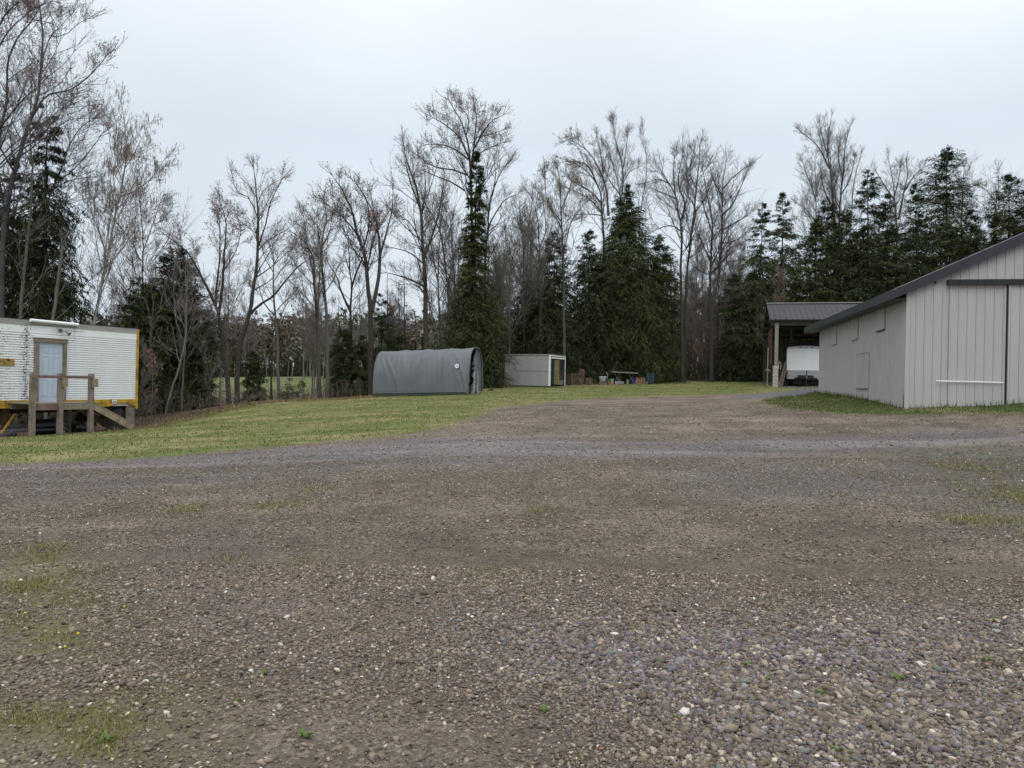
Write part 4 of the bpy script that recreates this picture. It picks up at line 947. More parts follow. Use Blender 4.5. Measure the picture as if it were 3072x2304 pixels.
# slatted side screen
M_slat = mat('brown_slats', (.16, .085, .06), (.11, .06, .045), 5, .9)
gl = P(2318, 1090, Y0+.3); b = MB(); n_ = 26
for k in range(n_):
    z_ = gl[2]+(ze-.45-gl[2])*k/n_; b.box2((gl[0]-.2, Y0+.2, z_), (gl[0]-.16, Y0+4.4, z_+.055))
b.build('slatted_screen', M_slat, shed)
b = MB(); b.box2((X0+.1, YB-.05, gz0-.3), (X1, YB, ze-.7)); b.build('back_wall', M_shedin, shed)
for k in range(1, 4): b = MB(); b.box2((X0+2.9*k, YB-.25, gz0-.2), (X0+2.9*k+.16, YB-.09, ze-.7)); b.build('post', M_shedin, shed)
for ch in shed.children_recursive: ch.data.transform(Matrix.Translation((-X0, -Y0, -gz0)))
shed.location = (X0, Y0, gz0); shed.rotation_euler[2] = -R(15.5)
# clutter left of the trailer
def obj_at(b, name, m, px, py, Yp, label, cat, rz=0., smooth=False, group=None):
    o = b.build(name, m, smooth=smooth); p_ = P(px, py, Yp); o.location = (p_[0], Yp, g1(p_[0], Yp)); o.rotation_euler[2] = rz; return tag(o, label, cat, group)
b = MB()
for z_ in (.15, .8, 1.4, 1.75): b.box((0, 0, z_), (.75, .5, .05))
for x_ in (-.36, .36):
    for y_ in (-.23, .23): b.box((x_, y_, .9), (.05, .05, 1.8))
b.box((-.1, 0, .95), (.4, .3, .26), bev=.02); b.box((.1, 0, 1.5), (.3, .3, .2), bev=.02); b.box((0, 0, .35), (.6, .4, .35), bev=.02)
obj_at(b, 'storage_rack', M_shedin, 2342, 1150, Y0+2.2, 'dark loaded storage rack between the shed post and the white trailer', 'rack')
b = MB()
b.tube([(0.0, 0, 1.35), (.02, 0, 1.28), (.11, 0, 1.22), (.15, 0, 1.0), (.11, 0, .82), (.02, 0, .86), (0, 0, 1.05), (.02, 0, 1.3)], .022, 6)
o = obj_at(b, 'hose_coil', M_white, 2335, 1150, Y0+1.85, 'white coiled hose hanging on the rack in the shed', 'hose')
o.location[2] += .25
b = MB(); b.bar((0, 0, 0), (.45, .25, 1.5), .12, .03); b.bar((.15, 0, 0), (.52, .25, 1.3), .10, .03); obj_at(b, 'lumber', M_wood, 2337, 1152, Y0+.9, 'two grey boards leaning against the rack in the shed', 'boards')
b = MB(); b.tube([(0, 0, 0), (0, 0, 2.35)], .028, 8); b.tube([(-.12, 0, 1.02), (.12, 0, 1.02)], .035, 8); b.tube([(.1, 0, 1.02), (.14, 0, .9)], .03, 8); obj_at(b, 'hydrant_pipe', M_grey, 2302, 1150, Y0+.2, 'thin pole with a white tap left of the shed piers', 'pole')

tr = empty('cargo_trailer', (0, 0, 0), 'white enclosed cargo trailer with grey lower front, parked in the pole shed', 'trailer')
YT = 46.9; tl = P(2360, 1137, YT); xc_ = P(2418, 1100, YT)[0]; TWd = 2*(xc_-tl[0]); zt0 = P(2400, 1137, YT)[2]; zt1 = P(2400, 1040, YT)[2]; zm_ = P(2400, 1110, YT)[2]; TL_ = 4.3
tr.location = (xc_, YT, 0)
hw = TWd/2*.94; tr.rotation_euler[2] = -R(19)
def rbox(b, z0, z1, y0, y1, w_, r=.08):
    pts = [(-w_+r, y0), (w_-r, y0), (w_, y0+r), (w_, y1), (-w_, y1), (-w_, y0+r)]; n = len(pts)
    b.add([(x_, y_, z) for z in (z0, z1) for x_, y_ in pts], [tuple(range(n))[::-1], tuple(range(n, 2*n))]+[(i, (i+1) % n, n+(i+1) % n, n+i) for i in range(n)]); return b
b = MB(); rbox(b, zm_, zt1-.12, 0, TL_, hw); b.build('body', M_white, tr)
b = MB(); rbox(b, zt0, zm_-.002, .0, TL_, hw); b.build('lower_body', M_trailerlow, tr)
b = MB()
n_ = 14; pr_ = [(-hw-.01+(2*hw+.02)*i/n_, .13*math.sin(math.pi*i/n_)**.6) for i in range(n_+1)]
vs = [(x_, -.02, zt1-.125) for x_, h in pr_]+[(x_, -.02, zt1-.10+h*.9) for x_, h in pr_]+[(x_, .30, zt1-.04+h) for x_, h in pr_]+[(x_, TL_+.01, zt1-.04+h) for x_, h in pr_]
m_ = n_+1; b.add(vs, [(k*m_+i, k*m_+i+1, (k+1)*m_+i+1, (k+1)*m_+i) for k in range(3) for i in range(n_)]); b.build('roof_cap', mat('roof_cap', (.55, .56, .56), (.48, .49, .49), 3, .5), tr)
for x_ in (-.32, 0, .32):
    b = MB(); b.box((x_, -.035, zt1-.045), (.13, .03, .045), bev=.006); b.build('marker_light', M_dark, tr)
b = MB()
b.box2((-hw-.012, -.012, zm_), (-hw+.07, .06, zt1-.13)).box2((hw-.07, -.012, zm_), (hw+.012, .06, zt1-.13)).box2((-hw-.005, -.014, zm_-.02), (hw+.005, -.002, zm_+.03)); b.build('edge_trim', M_white, tr)
b = MB(); b.bar((-.62, .0, zt0+.04), (0, -1.15, zt0+.0), .08, .1); b.bar((.62, .0, zt0+.04), (0, -1.15, zt0), .08, .1); b.bar((0, -1.0, zt0), (0, -1.35, zt0+.02), .09, .09); b.build('tongue', M_dark, tr)
b = MB(); b.tube([(0, -1.05, gz0+.02), (0, -1.05, zt0+.48)], .03, 8); b.tube([(0, -1.05, zt0+.46), (.1, -1.1, zt0+.5)], .015, 6); b.box((0, -1.05, gz0+.13), (.2, .2, .03)); b.build('jack', M_dark, tr)
b = MB(); b.box2((-.5, -.75, zt0+.03), (.42, -.2, zt0+.22), .02); b.build('propane_tray', M_rubber, tr)
b = MB(); b.tube([(0, -1.30, zt0+.12), (0, -1.36, zt0+.12)], .045, 10); b.build('coupler', M_grey, tr)
for x_ in (-hw+.12, hw-.12):
    for yy_ in (1.7, 2.5):
        wl = MB().lathe((x_, yy_, g1(xc_+x_, YT+yy_)+.34), [(.17, -.1), (.30, -.11), (.34, -.08), (.34, .08), (.30, .11), (.17, .1)], 20, 'X').build('wheel', M_rubber, tr, smooth=True)

# ------------------------------------------------------------------ things stored under the big hemlock
YJ = 52.0
def J(zx, zy): return (1680+zx/5.82, 1060+zy/5.82)
def jbox(name, m, zx0, zx1, zt_, label, cat, d_=.4, bev=.01, slats=False, dY=0., group=None, zbase=530):
    a_ = P(*J(zx0, zbase), YJ+dY); c_ = P(*J(zx1, zt_), YJ+dY); w_ = c_[0]-a_[0]; xm = (a_[0]+c_[0])/2; g = g1(xm, YJ+dY); h = c_[2]-g
    b = MB()
    if slats:
        n_ = max(3, int(h/.11)); 
        for k in range(n_):
            b.box((0, -d_/2, h*(k+.5)/n_), (w_, .02, h/n_*.82)); b.box((0, d_/2, h*(k+.5)/n_), (w_, .02, h/n_*.82)); b.box((-w_/2+.011, 0, h*(k+.5)/n_), (.02, d_-.03, h/n_*.82)); b.box((w_/2-.011, 0, h*(k+.5)/n_), (.02, d_-.03, h/n_*.82))
        for x_ in (-w_/2+.03, w_/2-.03): b.box((x_, -d_/2-.018, h/2), (.06, .015, h))
        b.box((0, 0, h*.47), (w_-.06, d_-.06, h*.9))
    else: b.box((0, 0, h/2), (w_, d_, h), bev=bev)
    o = b.build(name, m); o.location = (xm, YJ+dY, g); return tag(o, label, cat, group)
jbox('crate', M_woodred, 100, 180, 350, 'dark slatted crate right beside the aluminium box', 'crate', slats=True, group='crates under the hemlock')
jbox('crate', M_crate, 190, 318, 350, 'wide brown slatted crate, second from the aluminium box', 'crate', .6, slats=True, group='crates under the hemlock')
jbox('crate', M_crate, 325, 420, 280, 'tallest brown wooden crate under the hemlock', 'crate', .5, slats=True, group='crates under the hemlock')
jbox('crate', M_woodred, 440, 560, 430, 'low reddish crate right of the tallest crate', 'crate', .5, slats=True, group='crates under the hemlock')
jbox('crate', M_crate, 230, 320, 345, 'small brown crate stacked behind the wide crate', 'crate', .4, slats=True, dY=1.1, group='crates under the hemlock', zbase=400)
b = MB(); b.lathe((0, 0, 0), [(.16, .0), (.20, .02), (.25, .30), (.255, .33), (.24, .33), (.2, .06), (.01, .05)], 24); t_ = obj_at(b, 'washtub', M_trailerlow, *J(745, 520), YJ, 'grey washtub with a white rim under the hemlock', 'tub'); t_.scale = (1, 1, 1)
t_.location[2] += .18
b = MB(); V_, F_ = tube_np(np.array([(.25*math.cos(a), .25*math.sin(a), .335) for a in np.linspace(0, 2*math.pi, 25)]), np.full(25, .022), 6); b.add(V_, [tuple(f) for f in F_]); r_ = b.build('tub_rim', M_white, t_)
b = MB(); b.box((0, 0, .08), (.5, .4, .16)); obj_at(b, 'box', M_crate, *J(745, 525), YJ, 'brown box holding up the washtub', 'box')
b = MB(); b.tube([(0, 0, 0), (.03, 0, .35), (.05, 0, .6), (.0, 0, .75), (-.06, 0, .82)], .025, 8); obj_at(b, 'bent_pipe', M_tabletop, *J(815, 520), YJ+.2, 'pale bent pipe standing beside the washtub', 'pipe')
b = MB(); b.lathe((0, 0, 0), [(.11, 0), (.14, .3), (.145, .31), (.13, .31), (.10, .03)], 20); o = obj_at(b, 'bucket', M_green, *J(855, 500), YJ-.1, 'green bucket between the tub and the table', 'bucket')
b = MB(); b.lathe((0, 0, 0), [(.12, 0), (.155, .36), (.16, .37), (.14, .37), (.11, .03)], 20); o = obj_at(b, 'bucket', M_tabletop, *J(905, 500), YJ, 'pale grey bucket touching the green one', 'bucket')
jbox('box', M_red, 838, 882, 508, 'small red box on the ground before the green bucket', 'box', .15, dY=-.5)
# table
ta = P(*J(900, 325), YJ); tb = P(*J(1345, 345), YJ); g = g1((ta[0]+tb[0])/2, YJ); tbl = empty('folding_table', ((ta[0]+tb[0])/2, YJ, g), 'pale folding table with crossed legs under the hemlock boughs', 'table')
hl = (tb[0]-ta[0])/2; hz = (ta[2]+tb[2])/2-g
b = MB(); b.box((0, 0, hz), (hl*2, .85, .045), Matrix.Rotation(.03, 3, 'Y') @ Matrix.Rotation(.05, 3, 'X'), .01); b.build('tabletop', M_tabletop, tbl)
for s_ in (-1, 1):
    for q in (-1, 1): b = MB(); b.tube([(s_*hl*.55-q*.2, q*.1, .0), (s_*hl*.55+q*.2, q*.1, hz-.03)], .022, 6); b.build('leg', M_grey, tbl)
b = MB(); b.box((0, 0, .08), (.35, .25, .12), bev=.03); o = obj_at(b, 'box', M_dark, *J(1070, 320), YJ, 'small dark box on the pale table', 'box'); o.location[2] = g+hz+.01
jbox('board', M_tabletop, 955, 1110, 490, 'crumpled pale sheet lying under the table', 'plastic sheet', .3, .02)
jbox('bucket', M_grey, 1020, 1060, 400, 'narrow grey can behind the table legs', 'can', .16, .03, dY=.6)
jbox('bucket', M_tabletop, 1160, 1195, 450, 'whitish can left of the hemlock trunk', 'can', .16, .03)
b = MB(); b.lathe((0, 0, 0), [(.09, 0), (.11, .02), (.11, .42), (.09, .46), (.03, .48)], 20); obj_at(b, 'barrel', M_blue, *J(1280, 520), YJ, 'bright blue plastic can right of the hemlock trunk', 'can')
for k, (z0, z1, tp, lb) in enumerate([(1308, 1362, 420, 'terracotta slab leaning beside the blue can'), (1368, 1400, 440, 'smallest terracotta slab, second from the blue can'), (1398, 1438, 422, 'third terracotta slab from the blue can'), (1443, 1488, 425, 'terracotta slab next to the dark teal bin')]):
    o = jbox('terracotta_slab', M_terra, z0, z1, tp, lb, 'slab', .10, .012, group='terracotta slabs stood in a row'); o.rotation_euler[1] = (.1, -.06, .03, 0)[k]
jbox('bin', M_teal, 1500, 1584, 348, 'dark teal rubbish bin right of the terracotta slabs', 'bin', .4, .04)
jbox('bin', M_bluebin, 1586, 1638, 350, 'blue bin at the right end of the row under the hemlock', 'bin', .4, .04)
jbox('pot', M_terra, 1493, 1530, 495, 'small pinkish pot before the teal bin', 'pot', .15, .02, dY=-.4)


# ------------------------------------------------------------------ trees
def unit(v): return v/(np.linalg.norm(v, axis=-1, keepdims=True)+1e-9)
def perp(d_):
    r = unit(rng.normal(size=d_.shape)); r = r-(r*d_).sum(-1, keepdims=True)*d_; return unit(r)
def grow(p, d_, L_, steps, up, wob):
    """many branch polylines at once: returns (n, steps+1, 3)"""
    n = len(p); pts = np.empty((n, steps+1, 3)); pts[:, 0] = p; cur = d_.copy()
    for k in range(steps):
        cur = unit(cur+rng.normal(0, wob, (n, 3))+np.array((0, 0, 1.))*np.asarray(up).reshape(-1, 1)); pts[:, k+1] = pts[:, k]+cur*(L_/steps)[:, None]
    return pts
def segs(pts, r0, r1):
    n, m, _ = pts.shape; f = np.linspace(0, 1, m); r = r0[:, None]*(1-f)+r1[:, None]*f
    return pts[:, :-1].reshape(-1, 3), pts[:, 1:].reshape(-1, 3), r[:, :-1].ravel(), r[:, 1:].ravel()
def kids(pts, L_, k, s0, s1, ang, lf, lsd, flat=0.):
    """k children per parent"""
    n, m, _ = pts.shape; s_ = rng.uniform(s0, s1, (n, k)); x_ = s_*(m-1); i = np.minimum(x_.astype(int), m-2); f = (x_-i)[..., None]
    par = np.arange(n)[:, None].repeat(k, 1); a = pts[par, i]; b_ = pts[par, i+1]; p = a*(1-f)+b_*f; t_ = unit(b_-a)
    pr = perp(t_.reshape(-1, 3)).reshape(t_.shape); pr[..., 2] *= (1-flat); pr = unit(pr)
    an = rng.normal(ang, .18, (n, k))[..., None]; d_ = unit(t_*np.cos(an)+pr*np.sin(an))
    l = L_[:, None]*lf*(1-.55*s_)*np.clip(rng.normal(1, lsd, (n, k)), .4, 1.7)
    return p.reshape(-1, 3), d_.reshape(-1, 3), l.ravel(), s_.ravel()
def prisms(p0, p1, r0, r1, sides=3):
    n = len(p0); t_ = unit(p1-p0); ref = np.where(np.abs(t_[:, :1]) < .8, np.array([[1., 0, 0]]), np.array([[0, 1., 0]])); s_ = unit(np.cross(t_, ref)); u_ = np.cross(t_, s_)
    a = np.arange(sides)*2*np.pi/sides; o = np.cos(a)[None, :, None]*s_[:, None]+np.sin(a)[None, :, None]*u_[:, None]
    V = np.concatenate([p0[:, None]+o*r0[:, None, None], p1[:, None]+o*r1[:, None, None]], 1).reshape(-1, 3)
    k = np.arange(sides); f = np.stack([k, (k+1) % sides, (k+1) % sides+sides, k+sides], 1); F = (f[None]+np.arange(n)[:, None, None]*2*sides).reshape(-1, 4)
    return V, F
def smooth_poly(pts, n):
    pts = np.asarray(pts, float); 
    if len(pts) < 3:
        f = np.linspace(0, 1, n)[:, None]; return pts[0]*(1-f)+pts[-1]*f
    d_ = np.concatenate([[0], np.cumsum(np.linalg.norm(np.diff(pts, axis=0), axis=1))]); u = np.linspace(0, d_[-1], n)
    m_ = np.gradient(pts, d_, axis=0); i = np.clip(np.searchsorted(d_, u, side='right')-1, 0, len(pts)-2); h = (d_[i+1]-d_[i])[:, None]; t_ = ((u-d_[i])[:, None])/h
    return (2*t_**3-3*t_**2+1)*pts[i]+(t_**3-2*t_**2+t_)*h*m_[i]+(-2*t_**3+3*t_**2)*pts[i+1]+(t_**3-t_**2)*h*m_[i+1]

BUDC = {'pink': [(.30,.20,.20),(.38,.28,.27),(.20,.15,.145)], 'pale': [(.26,.24,.15),(.33,.30,.20),(.20,.16,.12)], 'brown': [(.18,.14,.12),(.10,.07,.055),(.16,.12,.09)], 'green': [(.17,.20,.06),(.24,.25,.11),(.13,.14,.06)], 'rust': [(.17,.08,.05),(.24,.13,.09),(.11,.06,.045)], 'mix': [(.24,.16,.14),(.30,.26,.19),(.17,.12,.10)]}
def bare_geom(stems, bark, buds='mix', dens=1., spread=.34, twig=1., fine=.0048, budn=.6, buds_s=.035, catkins=False, ang=.72, upb=.10, levels=3):
    """stems: list of (points (n,3), r0, r_tip, crown_start_fraction). Returns trunk (V,F,col) and crown (V,F list,col)"""
    TV, TF, TC, CV, CF, CC = [], [], [], [], [], []
    nv = 0; cn = 0
    bark = np.array(bark)
    acc = []; ends = []; enddir = []
    for pts, r0, r1, f0 in stems:
        ln = np.linalg.norm(np.diff(pts, axis=0), axis=1).sum(); n = max(6, int(ln/.45)); sp_ = smooth_poly(pts, n); sp_[1:-1] += rng.normal(0, .012*min(ln/6, 1), (n-2, 3))
        f = np.linspace(0, 1, n); rad = r0*(1-f)**.85+r1*f; rad[0] *= 1.18 if r0 > .08 else 1
        V, F = tube_np(sp_, np.maximum(rad, fine), 8 if r0 > .05 else 5)
        TV.append(V); TF.append(F+nv); nv += len(V); TC.append(np.repeat((bark*rng.uniform(.85, 1.15))[None], len(V), 0))
        crown = sp_[int(f0*(n-1)):]
        if len(crown) < 3: continue
        lc = np.linalg.norm(np.diff(crown, axis=0), axis=1).sum()
        k1 = max(4, int(lc*2.6*dens))
        p, d_, l, s_ = kids(crown[None], np.array([ln]), k1, .0, .99, ang, spread*1.75, .3)
        l = np.clip(l, .9, 5.0)*np.interp(s_, [0, .55, 1], [1, 1, .45])
        # the top continues as a spray
        b1 = grow(p, d_, l, 5, upb+.06*rng.random(len(p)), .10); rr = np.clip(np.interp(s_*(1-f0)+f0, f, rad)*.45, .010, .055)
        rr = np.minimum(rr, l*.012+.006); acc.append(segs(b1, rr, np.full(len(rr), fine)))
        tp = grow(crown[-1:].repeat(3, 0), unit(np.tile(crown[-1]-crown[-3], (3, 1))+rng.normal(0, .25, (3, 3))), rng.uniform(.5, 1.1, 3), 4, .08, .1); acc.append(segs(tp, np.full(3, max(r1, fine*1.3)), np.full(3, fine)))
        b1a = [b1]; la = l
        k2 = max(2, int(7*dens)); p2, d2, l2, _ = kids(b1, l, k2, .12, .98, .62, .62, .3); l2 = np.clip(l2, .45, 2.2)
        b2 = grow(p2, d2, l2, 3, upb*1.1, .13); r2 = np.clip(.010*l2, fine, .016); acc.append(segs(b2, r2, np.full(len(r2), fine*.9)))
        p3, d3, l3, _ = kids(b2, l2, max(2, int(5*twig)), .12, 1., .60, .62, .3); l3 = np.clip(l3, .22, .9)
        b3 = grow(p3, d3, l3, 2, upb, .14); acc.append(segs(b3, np.full(len(l3), fine*.85), np.full(len(l3), fine*.6)))
        ends.append(np.concatenate([b3[:, -1], b2[:, -1], b3[:, 1]])); enddir.append(None)
        p3, d3, l3, _ = kids(tp, np.full(3, 1.2), 10, .1, 1., .5, .4, .3); b3 = grow(p3, d3, l3, 2, upb, .14); acc.append(segs(b3, np.full(len(l3), fine*.85), np.full(len(l3), fine*.6))); ends.append(b3[:, -1])
    p0 = np.concatenate([a[0] for a in acc]); p1 = np.concatenate([a[1] for a in acc]); r0 = np.concatenate([a[2] for a in acc]); r1 = np.concatenate([a[3] for a in acc])
    V, F = prisms(p0, p1, r0, r1); CV.append(V); CF.append(F); tw_ = np.clip((r0-.007)/.02, 0, 1)[:, None]; CC.append(np.repeat(bark[None]*tw_+(bark*.6+np.array((.115, .100, .100)))[None]*(1-tw_), 6, 0)); cn = len(V)
    e_ = np.concatenate(ends); keep = rng.random(len(e_)) < budn*.7; e_ = e_[keep]; n = len(e_)
    if n:
        cols = np.array(BUDC[buds])[rng.integers(0, 3, n)]*rng.uniform(.7, 1.3, (n, 1)); sc = buds_s*.52*rng.uniform(.5, 1.5, n)
        if catkins:
            a = e_; b_ = e_+np.stack([rng.normal(0, .02, n), rng.normal(0, .02, n), -rng.uniform(.10, .26, n)], 1); V, F = prisms(a, b_, np.full(n, .008), np.full(n, .011))
            CV.append(V); CF.append(F+cn); CC.append(np.repeat(cols, 6, 0))
        else:
            t_ = np.array([(1, 0, -.5), (-.5, .87, -.5), (-.5, -.87, -.5), (0, 0, 1.2)]); rot = rng.uniform(0, 6.28, n)
            q = e_[:, None]+np.stack([t_[None, :, 0]*np.cos(rot)[:, None]-t_[None, :, 1]*np.sin(rot)[:, None], t_[None, :, 0]*np.sin(rot)[:, None]+t_[None, :, 1]*np.cos(rot)[:, None], np.repeat(t_[None, :, 2], n, 0)], -1)*sc[:, None, None]
            V = q.reshape(-1, 3); F = (np.array([(0, 1, 3), (1, 2, 3), (2, 0, 3), (0, 2, 1)])[None]+np.arange(n)[:, None, None]*4).reshape(-1, 3)
            CV.append(V); CF.append(F+cn); CC.append(np.repeat(cols, 4, 0))
    return (np.concatenate(TV), np.concatenate(TF), np.concatenate(TC)), (np.concatenate(CV), CF, np.concatenate(CC))

BK = (.075, .069, .063); BKG = (.12, .118, .105); BKD = (.046, .041, .037); BKL = (.17, .17, .15)
tree_count = [0]
def bare_tree(label, Y, stems_px, bark=BK, group='bare trees along the edge of the woods', name='bare_tree', cat='tree', trunk_mat=None, base_px=None, **kw):
    """stems_px: list of ([(px,py)...] of the photograph, base radius in px, tip radius px, crown start, depth swing)"""
    out_ = []
    for st in stems_px:
        pp, r0, r1, f0 = st[:4]; sw = st[4] if len(st) > 4 else 0.
        n = len(pp); q = [P(x_, y_, Y+sw*i/(n-1)) for i, (x_, y_) in enumerate(pp)]
        out_.append([np.array(q), r0*.82/FPX*Y, max(r1/FPX*Y, .008), f0])
    b0 = out_[0][0][0]; zg = g1(b0[0], Y)
    if out_[0][0][0][2] > zg-.1:     # bring the trunk down to the ground
        q = out_[0][0]; dx_ = (q[0]-q[1]); s_ = (zg-.1-q[0][2])/(min(dx_[2], -.2)); ext = q[0]+np.array((dx_[0]*min(s_, 2)*.4, 0, zg-.1-q[0][2])); out_[0][0] = np.concatenate([[ext], q])
    base = np.array((out_[0][0][0][0], out_[0][0][0][1], zg))
    (tv, tf, tcx), (cv_, cf, cc) = bare_geom(out_, bark, **kw)
    root = empty(name, tuple(base), label, cat, 0, group)
    mesh_np('trunk', tv, tf, trunk_mat or M_bark, root, tcx, True, base); mesh_np('crown', cv_, cf, M_branch, root, cc, False, base)
    tree_count[0] += 1
    return root

NG = [(.040,.056,.022),(.052,.071,.026),(.070,.090,.032),(.030,.043,.018),(.094,.112,.044)]
NB = [(.031,.045,.023),(.042,.058,.028),(.057,.073,.036),(.024,.035,.019),(.074,.090,.045)]
def conifer_geom(H, prof, nb, twigs=10, leafs=4, size=.22, droop=.25, cols=NG, bark=BKD, bare_to=.0, dead=0., lean=0.):
    """prof: list of (height fraction, radius m)."""
    hs, rs = zip(*prof); r_at = lambda f: np.interp(f, hs, rs)
    n = max(8, int(H/.6)); f = np.linspace(0, 1, n); ax = np.stack([lean*f*H+rng.normal(0, .02, n), rng.normal(0, .02, n), f*H], 1); r0 = .012*H+.02
    TV, TF = tube_np(ax, np.maximum(r0*(1-f), .012), 8)
    # branches
    if leafs > 2: nb = int(nb*.62); twigs = int(twigs*1.55)
    ff = np.linspace(0, 1, 400); wgt = (r_at(ff)+.16)*(ff > bare_to); wgt /= wgt.sum(); fb = rng.choice(ff, nb, p=wgt); wh = np.sort(rng.uniform(0, 1, max(6, int(H/.42)))); wh = np.linspace(0, 1, len(wh))*.6+wh*.4; fb = wh[np.abs(fb[:, None]-wh[None]).argmin(1)]*.3+fb*.7; fb = np.clip(fb+rng.normal(0, .03/H, nb), bare_to, .99)
    az = rng.uniform(0, 2*np.pi, nb); L_ = r_at(fb)*np.clip(rng.normal(.86, .20, nb), .35, 1.35)*(1+.12*np.sin(az*2+fb*11)+.10*np.sin(az*5-fb*23))+.08
    el = np.interp(fb, [0, .55, .85, .96, 1], [-.12, -.02, .30, .65, 1.1])+rng.normal(0, .13, nb)-droop*.45*(1-fb)
    d_ = np.stack([np.cos(az)*np.cos(el), np.sin(az)*np.cos(el), np.sin(el)], 1); p = np.stack([lean*fb*H, fb*0, fb*H], 1)
    br = grow(p, d_, L_, 4, -droop*.35*(1-fb**3), .06)
    a = segs(br, np.clip(L_*.012, .006, .04), np.full(nb, .005)); V, F = prisms(*a)
    CV, CF, CC = [V], [F], [np.repeat(np.array([bark])*.8, len(V), 0)]; cn = len(V)
    if leafs:
        leafs = leafs+(5 if leafs > 2 else 1); p2, d2, l2, s2 = kids(br, L_, twigs, .15, 1.0, .80, .42, .25, flat=.75); l2 = np.clip(l2, .12, 1.1)
        par_ = np.repeat(np.arange(nb), twigs)
        if dead: k_ = rng.random(len(p2)) > dead; p2, d2, l2, par_ = p2[k_], d2[k_], l2[k_], par_[k_]
        tw = grow(p2, d2, l2, 2, -(droop*.3+.06)*np.ones(len(p2)), .1)
        m_ = len(p2); s_ = rng.uniform(0, 1, (m_, leafs)); c_ = tw[:, 0][:, None]*(1-s_[..., None])+tw[:, 2][:, None]*s_[..., None]; td = unit(tw[:, 2]-tw[:, 0])[:, None].repeat(leafs, 1)
        c_ = c_.reshape(-1, 3); td = td.reshape(-1, 3); k = len(c_); dr = unit(td+rng.normal(0, .36, (k, 3))*np.array((1, 1, .5))+np.array((0, 0, -droop*.55-.08)))
        sd_ = unit(np.cross(dr, unit(rng.normal(0, .5, (k, 3))+np.array((0, 0, 1.))))); ln = size*.66*rng.uniform(.5, 1.5, k); wd = ln*rng.uniform(.06, .105, k)
        a_ = c_; b_ = c_+dr*(ln*.45)[:, None]+sd_*wd[:, None]; e_ = c_+dr*ln[:, None]; g_ = c_+dr*(ln*.45)[:, None]-sd_*wd[:, None]
        V = np.stack([a_, b_, e_, g_], 1).reshape(-1, 3); F = np.arange(k)[:, None]*4+np.array([[0, 1, 2, 3]])
        bc = np.array(cols)[rng.integers(0, len(cols), nb)]*.5+np.mean(cols, 0)*.38; cl = (bc[par_]*rng.uniform(.85, 1.15, (m_, 1))).repeat(leafs, 0)*rng.uniform(.88, 1.12, (k, 1)); CV.append(V); CF.append(F+cn); CC.append(np.repeat(cl, 4, 0))
    return (TV, TF, np.repeat(np.array([bark]), len(TV), 0)), (np.concatenate(CV), CF, np.concatenate(CC))
def conifer(label, Y, cx_px, top_px, base_px, prof_px, name='spruce_tree', group='dark conifers along the edge of the woods', ztop=None, **kw):
    """prof_px: list of (photo y, half width in px)"""
    top = P(*top_px, Y); bx = P(cx_px, base_px, Y); zg = g1(bx[0], Y); H = top[2]-zg
    prof = sorted(((max(0, (P(cx_px, y_, Y)[2]-zg)/H), w_*1.14/FPX*Y) for y_, w_ in prof_px)); prof = [(0, prof[0][1]*.8)]+prof if prof[0][0] > .02 else prof
    prof = prof+[(1.0, .03)]
    kw.setdefault('lean', (top[0]-bx[0])/H)
    (tv, tf, tcx), (cv_, cf, cc) = conifer_geom(H, prof, **kw)
    root = empty(name, (bx[0], Y, zg-.03), label, 'tree', rng.uniform(0, .4)*0, group)
    mesh_np('trunk', tv, tf, M_bark, root, tcx, True); mesh_np('crown', cv_, cf, M_needle, root, cc); tree_count[0] += 1
    return root
Z = {1: (0, 0, 1.66), 2: (400, 500, 2.212), 3: (800, 450, 2.212), 4: (1200, 280, 1.952), 5: (1600, 350, 2.023), 6: (2050, 350, 2.023), 7: (2500, 350, 2.552)}
def z(k, *pts): ox, oy, s_ = Z[k]; return [(ox+x_/s_, oy+y_/s_) for x_, y_ in pts]
def zp(k, x_): return Z[k][0]+x_/Z[k][2]

# --- bare trees traced from the photograph
bare_tree('tall leaning pink-budded maple rising out of frame behind the trailer\'s left end', 33,
 [(z(1,(8,1640),(14,1240),(38,1000),(72,860),(108,740),(150,600),(185,490),(205,350),(213,230),(205,90),(185,-30)), 13, 1.5, .42, 1.5),
  (z(1,(150,600),(230,480),(350,447),(430,395),(490,330),(540,268)), 3.6, .8, .30, -2), (z(1,(215,290),(252,180),(300,130),(365,60)), 2.2, .7, .25, 1.5), (z(1,(250,185),(330,170),(385,120),(437,92)), 1.6, .7, .3, 1),
  (z(1,(160,700),(250,680),(330,600),(480,590)), 2.4, .7, .35, 2), (z(1,(75,860),(20,770),(-60,640)), 4, 1, .3, -2), (z(1,(205,640),(280,560),(400,500)), 1.6, .7, .3, 2)],
 bark=(.065,.060,.063), buds='pink', dens=1.15, spread=.13, twig=1.0, fine=.005, budn=.55, buds_s=.045)
bare_tree('maple at the left edge of the picture whose upper limbs spread right over the trailer', 30,
 [(z(1,(-25,1640),(-20,1100),(0,640),(32,520),(46,280),(90,190),(150,110),(200,30)), 11, 1.2, .35, 2), (z(1,(-20,900),(-80,500),(0,215),(80,115),(170,40)), 7, 1, .3, 1),
  (z(1,(0,820),(60,760),(130,700),(190,640)), 3.5, .8, .2, 2), (z(1,(0,640),(60,560),(130,480),(180,440)), 3, .8, .2, -2), (z(1,(-60,300),(20,80),(90,10)), 4, 1, .2, -1), (z(1,(40,400),(120,340),(190,300)), 2, .8, .2, 2)],
 bark=(.048,.044,.048), buds='pink', dens=1.2, spread=.16, twig=1.0, budn=.5, buds_s=.038)
